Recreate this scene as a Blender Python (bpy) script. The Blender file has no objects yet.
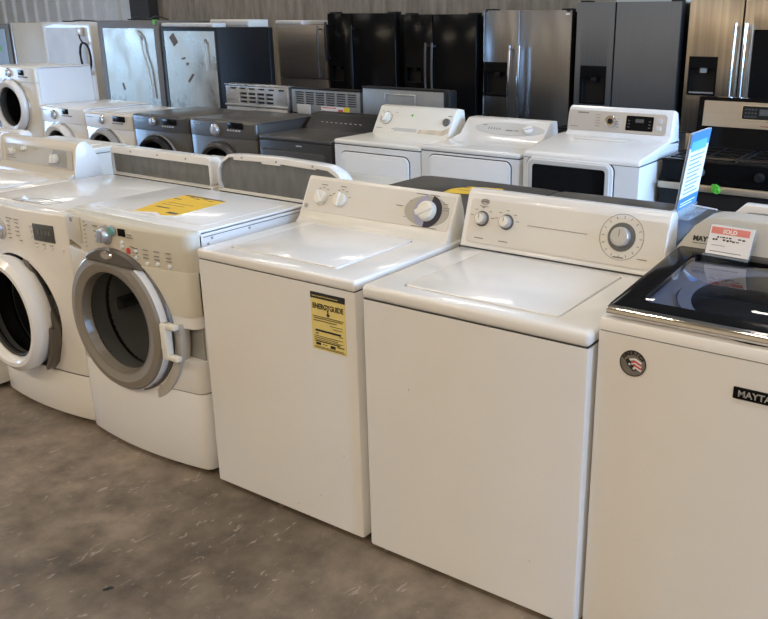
import bpy, bmesh, math, random
from mathutils import Vector, Matrix
random.seed(7)
PI = math.pi
scene = bpy.context.scene
COL = scene.collection

# ------------------------------------------------------------------ materials
def new_mat(name):
    m = bpy.data.materials.new(name); m.use_nodes = True
    nt = m.node_tree; b = nt.nodes['Principled BSDF']
    return m, nt, b

def pmat(name, col, rough=.4, metal=0., coat=0., var=.04, scale=6., bump=0., spec=.5, stretch=None, rvar=.0, bscale=60):
    m, nt, b = new_mat(name)
    b.inputs['Roughness'].default_value = rough
    b.inputs['Metallic'].default_value = metal
    b.inputs['Coat Weight'].default_value = coat
    b.inputs['Coat Roughness'].default_value = .08
    b.inputs['Specular IOR Level'].default_value = spec
    tc = nt.nodes.new('ShaderNodeTexCoord'); mp = nt.nodes.new('ShaderNodeMapping')
    nt.links.new(tc.outputs['Object'], mp.inputs['Vector'])
    if stretch: mp.inputs['Scale'].default_value = stretch
    n = nt.nodes.new('ShaderNodeTexNoise'); n.inputs['Scale'].default_value = scale
    n.inputs['Detail'].default_value = 4
    nt.links.new(mp.outputs['Vector'], n.inputs['Vector'])
    mr = nt.nodes.new('ShaderNodeMapRange')
    mr.inputs['From Min'].default_value = .3; mr.inputs['From Max'].default_value = .7
    mr.inputs['To Min'].default_value = 1 - var; mr.inputs['To Max'].default_value = 1 + var
    nt.links.new(n.outputs['Fac'], mr.inputs['Value'])
    mx = nt.nodes.new('ShaderNodeVectorMath'); mx.operation = 'SCALE'
    mx.inputs[0].default_value = col[:3]
    nt.links.new(mr.outputs['Result'], mx.inputs['Scale'])
    nt.links.new(mx.outputs['Vector'], b.inputs['Base Color'])
    if rvar:
        m2 = nt.nodes.new('ShaderNodeMapRange')
        m2.inputs['From Min'].default_value = .3; m2.inputs['From Max'].default_value = .7
        m2.inputs['To Min'].default_value = max(0, rough - rvar); m2.inputs['To Max'].default_value = rough + rvar
        nt.links.new(n.outputs['Fac'], m2.inputs['Value']); nt.links.new(m2.outputs['Result'], b.inputs['Roughness'])
    if bump:
        bn = nt.nodes.new('ShaderNodeTexNoise'); bn.inputs['Scale'].default_value = bscale
        nt.links.new(mp.outputs['Vector'], bn.inputs['Vector'])
        bp = nt.nodes.new('ShaderNodeBump'); bp.inputs['Strength'].default_value = bump; bp.inputs['Distance'].default_value = .01
        nt.links.new(bn.outputs['Fac'], bp.inputs['Height']); nt.links.new(bp.outputs['Normal'], b.inputs['Normal'])
    return m

def glass_mat(name, tint, rough=.03, edge_glow=0., ior=1.45):
    m = bpy.data.materials.new(name); m.use_nodes = True
    nt = m.node_tree; nt.nodes.clear()
    out = nt.nodes.new('ShaderNodeOutputMaterial'); mix = nt.nodes.new('ShaderNodeMixShader')
    tr = nt.nodes.new('ShaderNodeBsdfTransparent'); tr.inputs['Color'].default_value = (*tint, 1)
    gl = nt.nodes.new('ShaderNodeBsdfGlossy'); gl.inputs['Roughness'].default_value = rough
    fr = nt.nodes.new('ShaderNodeFresnel'); fr.inputs['IOR'].default_value = ior
    ns = nt.nodes.new('ShaderNodeTexNoise'); ns.inputs['Scale'].default_value = 9
    mr = nt.nodes.new('ShaderNodeMapRange'); mr.inputs['To Min'].default_value = rough; mr.inputs['To Max'].default_value = rough + .03
    nt.links.new(ns.outputs['Fac'], mr.inputs['Value']); nt.links.new(mr.outputs['Result'], gl.inputs['Roughness'])
    # the pane mirrors on its outer faces only: light inside the sheet passes straight out
    ge = nt.nodes.new('ShaderNodeNewGeometry'); iv = nt.nodes.new('ShaderNodeMath'); iv.operation = 'SUBTRACT'; iv.inputs[0].default_value = 1
    ml = nt.nodes.new('ShaderNodeMath'); ml.operation = 'MULTIPLY'
    nt.links.new(ge.outputs['Backfacing'], iv.inputs[1]); nt.links.new(iv.outputs[0], ml.inputs[0]); nt.links.new(fr.outputs['Fac'], ml.inputs[1])
    nt.links.new(ml.outputs[0], mix.inputs['Fac'])
    nt.links.new(tr.outputs[0], mix.inputs[1]); nt.links.new(gl.outputs[0], mix.inputs[2])
    if edge_glow:
        fr.inputs['IOR'].default_value = 1.25
        df = nt.nodes.new('ShaderNodeBsdfDiffuse'); df.inputs['Color'].default_value = (.75, .85, .92, 1)  # pale blue diffuse stands in for light glowing in the acrylic edges
        m2 = nt.nodes.new('ShaderNodeMixShader'); m2.inputs['Fac'].default_value = edge_glow
        nt.links.new(mix.outputs[0], m2.inputs[1]); nt.links.new(df.outputs[0], m2.inputs[2]); mix = m2
    nt.links.new(mix.outputs[0], out.inputs['Surface'])
    return m

def concrete_floor():
    m, nt, b = new_mat('concrete_floor')
    tc = nt.nodes.new('ShaderNodeTexCoord')
    def noise(s, d, seed):
        n = nt.nodes.new('ShaderNodeTexNoise'); n.noise_dimensions = '4D'; n.inputs['Scale'].default_value = s
        n.inputs['Detail'].default_value = d; n.inputs['W'].default_value = seed; n.inputs['Roughness'].default_value = .62
        nt.links.new(tc.outputs['Object'], n.inputs['Vector']); return n
    n1, n2, n3 = noise(1.3, 8, 1), noise(6, 12, 2), noise(60, 4, 3)
    r1 = nt.nodes.new('ShaderNodeValToRGB')
    r1.color_ramp.elements[0].position = .32; r1.color_ramp.elements[0].color = (.10, .078, .057, 1)
    r1.color_ramp.elements[1].position = .68; r1.color_ramp.elements[1].color = (.25, .20, .152, 1)
    nt.links.new(n1.outputs['Fac'], r1.inputs['Fac'])
    r2 = nt.nodes.new('ShaderNodeValToRGB')
    r2.color_ramp.elements[0].position = .36; r2.color_ramp.elements[0].color = (.62, .61, .60, 1)
    r2.color_ramp.elements[1].position = .64; r2.color_ramp.elements[1].color = (1.42, 1.40, 1.36, 1)
    nt.links.new(n2.outputs['Fac'], r2.inputs['Fac'])
    mul = nt.nodes.new('ShaderNodeMix'); mul.data_type = 'RGBA'; mul.blend_type = 'MULTIPLY'; mul.inputs[0].default_value = 1
    nt.links.new(r1.outputs[0], mul.inputs[6]); nt.links.new(r2.outputs[0], mul.inputs[7])
    # scuffs: thin stretched light marks, and pale scraped patches
    mp = nt.nodes.new('ShaderNodeMapping'); mp.inputs['Rotation'].default_value = (0, 0, .6); mp.inputs['Scale'].default_value = (11, 4.5, 1)
    nt.links.new(tc.outputs['Object'], mp.inputs['Vector'])
    sn = nt.nodes.new('ShaderNodeTexNoise'); sn.inputs['Scale'].default_value = 3.0; sn.inputs['Detail'].default_value = 5; sn.inputs['Distortion'].default_value = 1.2
    nt.links.new(mp.outputs['Vector'], sn.inputs['Vector'])
    r3 = nt.nodes.new('ShaderNodeValToRGB')
    r3.color_ramp.elements[0].position = .635; r3.color_ramp.elements[0].color = (0, 0, 0, 1)
    r3.color_ramp.elements[1].position = .70; r3.color_ramp.elements[1].color = (.6, .6, .6, 1)
    nt.links.new(sn.outputs['Fac'], r3.inputs['Fac'])
    m4 = nt.nodes.new('ShaderNodeMix'); m4.data_type = 'RGBA'
    nt.links.new(r3.outputs[0], m4.inputs[0]); nt.links.new(mul.outputs[2], m4.inputs[6]); m4.inputs[7].default_value = (.40, .34, .28, 1)
    nt.links.new(m4.outputs[2], b.inputs['Base Color'])
    rr = nt.nodes.new('ShaderNodeMapRange'); rr.inputs['To Min'].default_value = .42; rr.inputs['To Max'].default_value = .68
    nt.links.new(n2.outputs['Fac'], rr.inputs['Value']); nt.links.new(rr.outputs['Result'], b.inputs['Roughness'])
    bp = nt.nodes.new('ShaderNodeBump'); bp.inputs['Strength'].default_value = .12; bp.inputs['Distance'].default_value = .01
    nt.links.new(n3.outputs['Fac'], bp.inputs['Height']); nt.links.new(bp.outputs['Normal'], b.inputs['Normal'])
    return m

def streaky_wall():
    m, nt, b = new_mat('weathered_panel_wall')
    tc = nt.nodes.new('ShaderNodeTexCoord'); mp = nt.nodes.new('ShaderNodeMapping'); mp.inputs['Scale'].default_value = (5, 1, .8)
    nt.links.new(tc.outputs['Object'], mp.inputs['Vector'])
    n = nt.nodes.new('ShaderNodeTexNoise'); n.inputs['Scale'].default_value = 2.4; n.inputs['Detail'].default_value = 9; n.inputs['Roughness'].default_value = .65
    nt.links.new(mp.outputs['Vector'], n.inputs['Vector'])
    r = nt.nodes.new('ShaderNodeValToRGB')
    r.color_ramp.elements[0].position = .3; r.color_ramp.elements[0].color = (.15, .125, .095, 1)
    r.color_ramp.elements[1].position = .7; r.color_ramp.elements[1].color = (.34, .295, .235, 1)
    nt.links.new(n.outputs['Fac'], r.inputs['Fac']); nt.links.new(r.outputs[0], b.inputs['Base Color'])
    b.inputs['Roughness'].default_value = .85
    return m

WHITE = pmat('white_enamel', (.80, .79, .775), .26, coat=.5, var=.012)
WHITE2 = pmat('cool_white_enamel', (.79, .79, .79), .25, coat=.3, var=.012)
CREAM = pmat('cream_enamel', (.80, .775, .71), .3, coat=.25, var=.015)
BISQUE = pmat('bisque_plastic', (.60, .565, .475), .36, var=.015)
BISQUEG = pmat('grey_beige_plastic', (.50, .475, .42), .4, var=.015)
PANEL = pmat('console_grey_beige', (.69, .665, .615), .38, var=.012)
ALMOND = pmat('almond_enamel', (.66, .62, .55), .35, coat=.1, var=.015)
PANELG = pmat('console_warm_grey', (.50, .48, .44), .4, var=.02)
KNOBW = pmat('cream_knob', (.78, .755, .68), .3, coat=.2, var=.01)
GREYPL = pmat('grey_plastic', (.33, .33, .32), .45, var=.03)
DKGREY = pmat('dark_grey_plastic', (.12, .12, .12), .4, var=.03)
LTGREY = pmat('light_grey_plastic', (.55, .55, .54), .45, var=.03)
SEAM = pmat('seam_dark', (.05, .048, .045), .7, var=.02)
PRINT = pmat('printed_grey_ink', (.22, .21, .20), .6, var=.02)
BLACK = pmat('gloss_black', (.006, .006, .0065), .14, coat=.0, var=.05, spec=.10)
BLACKM = pmat('satin_black', (.011, .011, .012), .42, var=.05, spec=.25)
BLACKTEX = pmat('textured_black', (.007, .007, .008), .45, var=.1, bump=.15, bscale=250)
DARKTOP = pmat('charcoal_painted_steel', (.036, .034, .031), .4, coat=.1, var=.06)
GRAPH = pmat('graphite_paint', (.09, .082, .074), .33, metal=.3, coat=.2, var=.03)
GRAPHD = pmat('dark_graphite_paint', (.05, .046, .043), .36, metal=.2, coat=.2, var=.04)
STEEL = pmat('brushed_stainless', (.20, .20, .205), .3, metal=.95, var=.05, scale=3, stretch=(40, 40, .6))
BSTEEL = pmat('black_stainless', (.14, .155, .18), .36, metal=.85, var=.04, scale=3, stretch=(40, 40, .6))
WSTEEL = pmat('warm_stainless', (.42, .36, .29), .3, metal=.95, var=.2, scale=2.4, stretch=(14, 14, .35))
TANSTEEL = pmat('tan_stainless_panel', (.52, .43, .32), .36, metal=.6, var=.03, scale=3, stretch=(1, 20, 20))
BRSTEEL = pmat('brownish_stainless', (.34, .30, .265), .4, metal=.8, var=.06, scale=3, stretch=(1, 20, 20))
CHROME = pmat('chrome', (.78, .78, .78), .1, metal=1, var=.01)
SILVER = pmat('silver_plastic', (.55, .55, .56), .3, metal=.6, var=.02)
GALV = pmat('galvanised_steel', (.52, .53, .54), .34, metal=.75, var=.14, scale=5, rvar=.12)
GALVD = pmat('dull_galvanised_back', (.21, .215, .21), .5, metal=.35, var=.14, scale=9, stretch=(3, 1, 1))
GALVM = pmat('grey_galvanised_panel', (.29, .30, .295), .45, metal=.4, var=.08, scale=7)
FOIL = pmat('scratched_metal_back', (.36, .315, .25), .34, metal=.7, var=.28, scale=4.5, rvar=.14, stretch=(1.2, 1, .7))
TAUPE = pmat('taupe_painted_steel', (.155, .14, .125), .5, var=.05)
CHAMP = pmat('champagne_trim', (.25, .225, .19), .42, metal=.1, coat=.1, var=.02)
CHAMPD = pmat('dark_champagne_trim', (.13, .115, .10), .3, metal=.3, coat=.2, var=.02)
BOWL = pmat('champagne_bowl_plastic', (.20, .18, .15), .3, metal=.1, coat=.4, var=.02)
DRUM = pmat('drum_steel', (.30, .30, .31), .3, metal=.9, var=.1, scale=8)
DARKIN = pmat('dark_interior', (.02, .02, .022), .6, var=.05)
RUBBER = pmat('rubber_grey', (.06, .06, .06), .6, var=.05)
CORD = pmat('black_cord', (.02, .02, .02), .6, var=.05)
WCORD = pmat('white_cord', (.6, .6, .58), .5, var=.03)
YELLOW = pmat('yellow_paper', (.76, .63, .22), .7, var=.04, scale=20)
AMBER = pmat('amber_paper', (.80, .52, .045), .65, var=.06, scale=14)
PAPER = pmat('white_paper', (.80, .79, .81), .6, var=.01)
INK = pmat('black_ink', (.02, .018, .016), .6, var=.02)
RED = pmat('red_print', (.62, .10, .09), .55, var=.02)
PINKRED = pmat('coral_print', (.72, .23, .20), .5, var=.02)
BLUE = pmat('blue_print', (.05, .22, .62), .5, var=.03)
LBLUE = pmat('cyan_print', (.12, .46, .80), .5, var=.03)
LAV = pmat('lavender_print', (.36, .36, .50), .5, var=.02)
NAVY = pmat('navy_print', (.015, .014, .03), .5, var=.02)
GREEN = pmat('green_plastic', (.10, .48, .05), .4, var=.05)
TEAL = pmat('teal_button', (.12, .36, .34), .35, var=.02)
LCD = pmat('lcd_grey', (.075, .085, .09), .25, coat=.3, var=.1, scale=40)
GLASS_D = glass_mat('tinted_door_glass', (.36, .37, .38))
GLASS_L = glass_mat('tinted_lid_glass', (.66, .68, .73), .02)
ACRYL = glass_mat('clear_acrylic', (.92, .95, .97), .05, edge_glow=.14)
FLOORM = concrete_floor()
WALLM = streaky_wall()
CORRM = pmat('corrugated_grey_steel', (.62, .64, .66), .45, metal=.15, var=.06)
CEILM = pmat('ceiling_steel', (.50, .48, .45), .6, var=.05)
FWALL = pmat('tan_wall_paint', (.52, .42, .28), .8, var=.06)
SCRAPE = pmat('brown_scrape', (.12, .10, .085), .6, var=.1)
RUSTP = pmat('brown_red_print', (.30, .12, .08), .5, var=.02)
POSTM = pmat('dark_post_paint', (.03, .024, .02), .6, var=.06)
YARD = pmat('yard_asphalt', (.10, .098, .092), .9, var=.1)

# ------------------------------------------------------------------ mesh kit
class MB:
    """collects shapes of one part in a bmesh"""
    def __init__(s): s.bm = bmesh.new()
    def _merge(s, b, mat=None):
        if mat is not None: b.transform(mat)
        me = bpy.data.meshes.new('tmp'); b.to_mesh(me); b.free(); s.bm.from_mesh(me); bpy.data.meshes.remove(me)
        return s
    def box(s, x0, x1, y0, y1, z0, z1, bev=0., seg=2, mat=None, edges=None):
        b = bmesh.new(); bmesh.ops.create_cube(b, size=1)
        for v in b.verts: v.co = Vector((x0 + (v.co.x + .5) * (x1 - x0), y0 + (v.co.y + .5) * (y1 - y0), z0 + (v.co.z + .5) * (z1 - z0)))
        if bev:
            es = [e for e in b.edges if edges is None or edges(e)]
            bmesh.ops.bevel(b, geom=es, offset=bev, segments=seg, affect='EDGES', profile=.5, clamp_overlap=True)
        return s._merge(b, mat)
    def prism(s, pts, axis, a0, a1, bev=0., seg=2, mat=None, rim=None):
        """pts 2D; axis 'x': pts=(y,z); 'y': pts=(x,z); 'z': pts=(x,y)"""
        b = bmesh.new()
        def P(p, a): return {'x': (a, p[0], p[1]), 'y': (p[0], a, p[1]), 'z': (p[0], p[1], a)}[axis]
        va = [b.verts.new(P(p, a0)) for p in pts]; vb = [b.verts.new(P(p, a1)) for p in pts]
        n = len(pts)
        b.faces.new(va); b.faces.new(list(reversed(vb)))
        for i in range(n): b.faces.new((va[i], vb[i], vb[(i + 1) % n], va[(i + 1) % n]))
        bmesh.ops.recalc_face_normals(b, faces=b.faces)
        if bev:
            es = [e for e in b.edges if abs(e.verts[0].co['xyz'.index(axis)] - e.verts[1].co['xyz'.index(axis)]) < 1e-7]
            if rim is not None: es = [e for e in es if abs(e.verts[0].co['xyz'.index(axis)] - rim) < 1e-6]
            bmesh.ops.bevel(b, geom=es, offset=bev, segments=seg, affect='EDGES', profile=.5, clamp_overlap=True)
        return s._merge(b, mat)
    def lathe(s, prof, c, seg=48, sx=1., sz=1., mat=None, closed=False, arc=None):
        """prof (r, y) turned about the y axis through c"""
        b = bmesh.new(); rings = []
        for r, y in prof:
            if r < 1e-6: rings.append([b.verts.new((0, y, 0))])
            else: rings.append([b.verts.new((sx * r * math.cos(2 * PI * i / seg), y, sz * r * math.sin(2 * PI * i / seg))) for i in range(seg)])
        pairs = list(zip(rings, rings[1:]))
        if closed: pairs.append((rings[-1], rings[0]))
        for A, B in pairs:
            for i in range(seg):
                j = (i + 1) % seg
                if len(A) == 1 and len(B) == 1: continue
                if len(A) == 1: b.faces.new((A[0], B[i], B[j]))
                elif len(B) == 1: b.faces.new((A[i], B[0], A[j]))
                else: b.faces.new((A[i], B[i], B[j], A[j]))
        bmesh.ops.recalc_face_normals(b, faces=b.faces)
        b.transform(Matrix.Translation(Vector(c)))
        return s._merge(b, mat)
    def cyl(s, p0, p1, r0, r1=None, seg=24, mat=None):
        p0, p1 = Vector(p0), Vector(p1); r1 = r0 if r1 is None else r1
        b = bmesh.new(); d = p1 - p0
        bmesh.ops.create_cone(b, cap_ends=True, segments=seg, radius1=r0, radius2=r1, depth=d.length)
        q = d.to_track_quat('Z', 'Y').to_matrix().to_4x4()
        b.transform(Matrix.Translation((p0 + p1) / 2) @ q)
        return s._merge(b, mat)
    def tube(s, path, r, seg=8, mat=None):
        b = bmesh.new(); path = [Vector(p) for p in path]; rings = []
        up = Vector((.13, .21, .97)).normalized()
        for i, p in enumerate(path):
            t = (path[min(i + 1, len(path) - 1)] - path[max(i - 1, 0)]).normalized()
            a = t.cross(up)
            if a.length < .05: a = t.cross(Vector((1, 0, 0)))
            a.normalize(); c = t.cross(a)
            rings.append([b.verts.new(p + a * r * math.cos(2 * PI * k / seg) + c * r * math.sin(2 * PI * k / seg)) for k in range(seg)])
        for A, B in zip(rings, rings[1:]):
            for k in range(seg): b.faces.new((A[k], A[(k + 1) % seg], B[(k + 1) % seg], B[k]))
        b.faces.new(rings[0]); b.faces.new(list(reversed(rings[-1])))
        bmesh.ops.recalc_face_normals(b, faces=b.faces)
        return s._merge(b, mat)
    def text(s, body, size, mat, depth=.0006, align='LEFT', shear=0., bold=0.):
        cu = bpy.data.curves.new('lettering', 'FONT'); cu.body = body; cu.size = size; cu.extrude = depth
        cu.align_x = align; cu.shear = shear; cu.offset = bold; cu.resolution_u = 3
        ob = bpy.data.objects.new('lettering', cu); COL.objects.link(ob)
        dg = bpy.context.evaluated_depsgraph_get(); dg.update()
        me = bpy.data.meshes.new_from_object(ob.evaluated_get(dg))
        bpy.data.objects.remove(ob); bpy.data.curves.remove(cu)
        me.transform(mat); s.bm.from_mesh(me); bpy.data.meshes.remove(me)
        return s
    def move(s, fn):
        for v in s.bm.verts: v.co = Vector(fn(v.co))
        return s
    def xf(s, m): s.bm.transform(m); return s

def to_obj(name, mb, mat, parent=None, ang=35, smooth=True):
    me = bpy.data.meshes.new(name); mb.bm.to_mesh(me); mb.bm.free()
    me.materials.append(mat)
    if smooth:
        me.polygons.foreach_set('use_smooth', [True] * len(me.polygons))
        me.set_sharp_from_angle(angle=math.radians(ang))
    ob = bpy.data.objects.new(name, me); COL.objects.link(ob)
    if parent is not None: ob.parent = parent
    return ob
part = to_obj

def carve(mb, *cutters, op='DIFFERENCE'):
    def tmp(b):
        me = bpy.data.meshes.new('t'); b.bm.to_mesh(me); b.bm.free(); o = bpy.data.objects.new('t', me); COL.objects.link(o); return o
    a = tmp(mb); cs = [tmp(c) for c in cutters]
    for c in cs:
        md = a.modifiers.new('b', 'BOOLEAN'); md.operation = op; md.object = c; md.solver = 'EXACT'
    dg = bpy.context.evaluated_depsgraph_get(); dg.update()
    me = bpy.data.meshes.new_from_object(a.evaluated_get(dg))
    r = MB(); r.bm.from_mesh(me); bpy.data.meshes.remove(me)
    for o in [a] + cs:
        m = o.data; bpy.data.objects.remove(o); bpy.data.meshes.remove(m)
    return r

def thing(name, label, cat, loc=(0, 0, 0), rz=0., group=None):
    o = bpy.data.objects.new(name, None); COL.objects.link(o); o.empty_display_size = .1
    o.location = loc; o.rotation_euler = (0, 0, rz); o['label'] = label; o['category'] = cat
    if group: o['group'] = group
    return o
def tag(o, label, cat, group=None):
    o['label'] = label; o['category'] = cat
    if group: o['group'] = group
    return o
def struct(name, mb, mat, smooth=False):
    o = to_obj(name, mb, mat, smooth=smooth); o['kind'] = 'structure'; return o

def rrect(x0, x1, z0, z1, r, n=5):
    pts = []
    for cx, cz, a in ((x1 - r, z1 - r, 0), (x0 + r, z1 - r, 90), (x0 + r, z0 + r, 180), (x1 - r, z0 + r, 270)):
        for i in range(n + 1):
            t = math.radians(a + 90 * i / n); pts.append((cx + r * math.cos(t), cz + r * math.sin(t)))
    return pts
def plate(x0, x1, z0, z1, r, y0, y1, bev=0.): return MB().prism(rrect(x0, x1, z0, z1, r), 'y', y0, y1, bev)
def arcpts(cx, cz, rx, rz, a0, a1, n):
    return [(cx + rx * math.cos(math.radians(a0 + (a1 - a0) * i / n)), cz + rz * math.sin(math.radians(a0 + (a1 - a0) * i / n))) for i in range(n + 1)]

FRONT = Matrix(((1, 0, 0, 0), (0, 0, -1, 0), (0, 1, 0, 0), (0, 0, 0, 1)))    # xy drawing -> xz plane facing -y
def slope(P0, P1):
    """matrix mapping (u, out, v): u along x, v up a console face from P0 to P1 (y, z), -y out of the face"""
    t = Vector((0, P1[0] - P0[0], P1[1] - P0[1])).normalized(); x = Vector((1, 0, 0)); n = t.cross(x) * 1
    # y axis of the face frame points into the console
    yv = Vector((0, t.z, -t.y))
    return Matrix(((1, 0, 0, 0), (0, yv.y, t.y, P0[0]), (0, yv.z, t.z, P0[1]), (0, 0, 0, 1)))

def dashes(mb, rows, mat=None, y=-.0006):
    """rows of (x, z, length, height): small printed marks"""
    for x, z, l, h in rows: mb.box(x, x + l, y, y + .0012, z, z + h, mat=mat)
    return mb

def knob(parent, u, v, r, S, mat, ridge=True, h=.022, name='knob', ang=20, skirt=None):
    T = S @ Matrix.Translation((u, 0, v))
    m = MB().lathe([(0, -h), (r * .86, -h), (r * .94, -h * .92), (r, -h * .2), (r, .004), (0, .004)], (0, 0, 0), 32, mat=T)
    if ridge:
        R = T @ Matrix.Rotation(math.radians(ang), 4, 'Y')
        m.box(-r * .25, r * .25, -h - r * .35, -h + .002, -r * .98, r * .98, bev=r * .12, mat=R)
    k = part(name, m, mat, parent)
    if skirt:
        part('knob_skirt', MB().lathe([(skirt[0], -.004), (skirt[0], .002), (0, .002), (0, -.004)], (0, 0, 0), 32, mat=T), skirt[1], k)
    return k

# ------------------------------------------------------------------ the building
def build_room():
    X0, X1, Y0, Y1, H = -13., 6.2, -6.5, 6.2, 4.2
    struct('floor', MB().box(X0, X1, Y0, Y1, -.1, 0), FLOORM)
    struct('ceiling', MB().box(X0, X1, Y0, Y1, H, H + .1), CEILM)
    struct('wall_back', MB().box(-7.946, X1, Y1, Y1 + .1, 0, H), WALLM)
    # corrugated sheet wall continuing to the left of the post
    m = MB(); pts = []; x = X0; p = .30
    while x < -8.33:
        for dx, dy in ((0, 0), (.17, 0), (.20, -.035), (.27, -.035)): pts.append((min(x + dx, -8.3), Y1 + .03 + dy))
        x += p
    pts += [(-8.3, Y1 + .1), (X0, Y1 + .1)]
    q = [pts[0]]
    for a in pts[1:]:
        if (Vector(a) - Vector(q[-1])).length > 1e-4: q.append(a)
    struct('wall_back.001', m.prism(q, 'z', 0, H), CORRM)
    struct('trim_1', MB().box(-8.345, -7.94, Y1 - .16, Y1 + .1, 0, H), POSTM)
    # left wall, front wall with one bay opening, right wall with a wide bay door
    struct('wall_left', MB().box(X0 - .1, X0, Y0, -3.4, 0, H).box(X0 - .1, X0, .6, Y1, 0, H).box(X0 - .1, X0, -3.4, .6, 2.5, H), FWALL)
    struct('wall_front', MB().box(X0, X1, Y0 - .1, Y0, 0, H), FWALL)
    struct('wall_right', MB().box(X1, X1 + .1, Y0, -.7, 0, H).box(X1, X1 + .1, 5.3, Y1, 0, H).box(X1, X1 + .1, -.7, 5.3, 3.6, H), FWALL)
    struct('ground', MB().box(-40, 40, -40, 40, -.25, -.12), YARD)

# ------------------------------------------------------------------ top-load washers (front row)
def feet(t, w, d):
    for x in (-w / 2 + .05, w / 2 - .05):
        for y in (.06, d - .06):
            part('leveling_foot', MB().cyl((x, y, 0), (x, y, .012), .022).cyl((x, y, .01), (x, y, .024), .008), RUBBER, t)

def tl_body(t, w, d, h, lid, mat, bev=.008, seam=.035, front_notch=True):
    """cabinet + top deck (sunk around the lid) + lid. lid = (x0, x1, y0, y1) local"""
    part('cabinet', MB().box(-w / 2, w / 2, 0, d, .02, h - seam - .002, bev, edges=lambda e: abs(e.verts[0].co.z - e.verts[1].co.z) > .1), mat, t)
    part('top_seam', MB().box(-w / 2 + .004, w / 2 - .004, .004, d - .004, h - seam - .004, h - seam + .001), SEAM, t)
    deck = MB().box(-w / 2 - .001, w / 2 + .001, -.002, d, h - seam, h, bev * 1.15, 3)
    x0, x1, y0, y1 = lid
    deck = carve(deck, MB().prism(rrect(x0 - .004, x1 + .004, y0 - .004, y1 + .004, .018), 'z', h - .012, h + .02))
    part('top_deck', deck, mat, t, 40)
    ld = MB().prism(rrect(x0, x1, y0, y1, .016), 'z', h - .0118, h + .004, .004, rim=h + .004)
    o = part('lid', ld, mat, t, 40)
    return o

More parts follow.
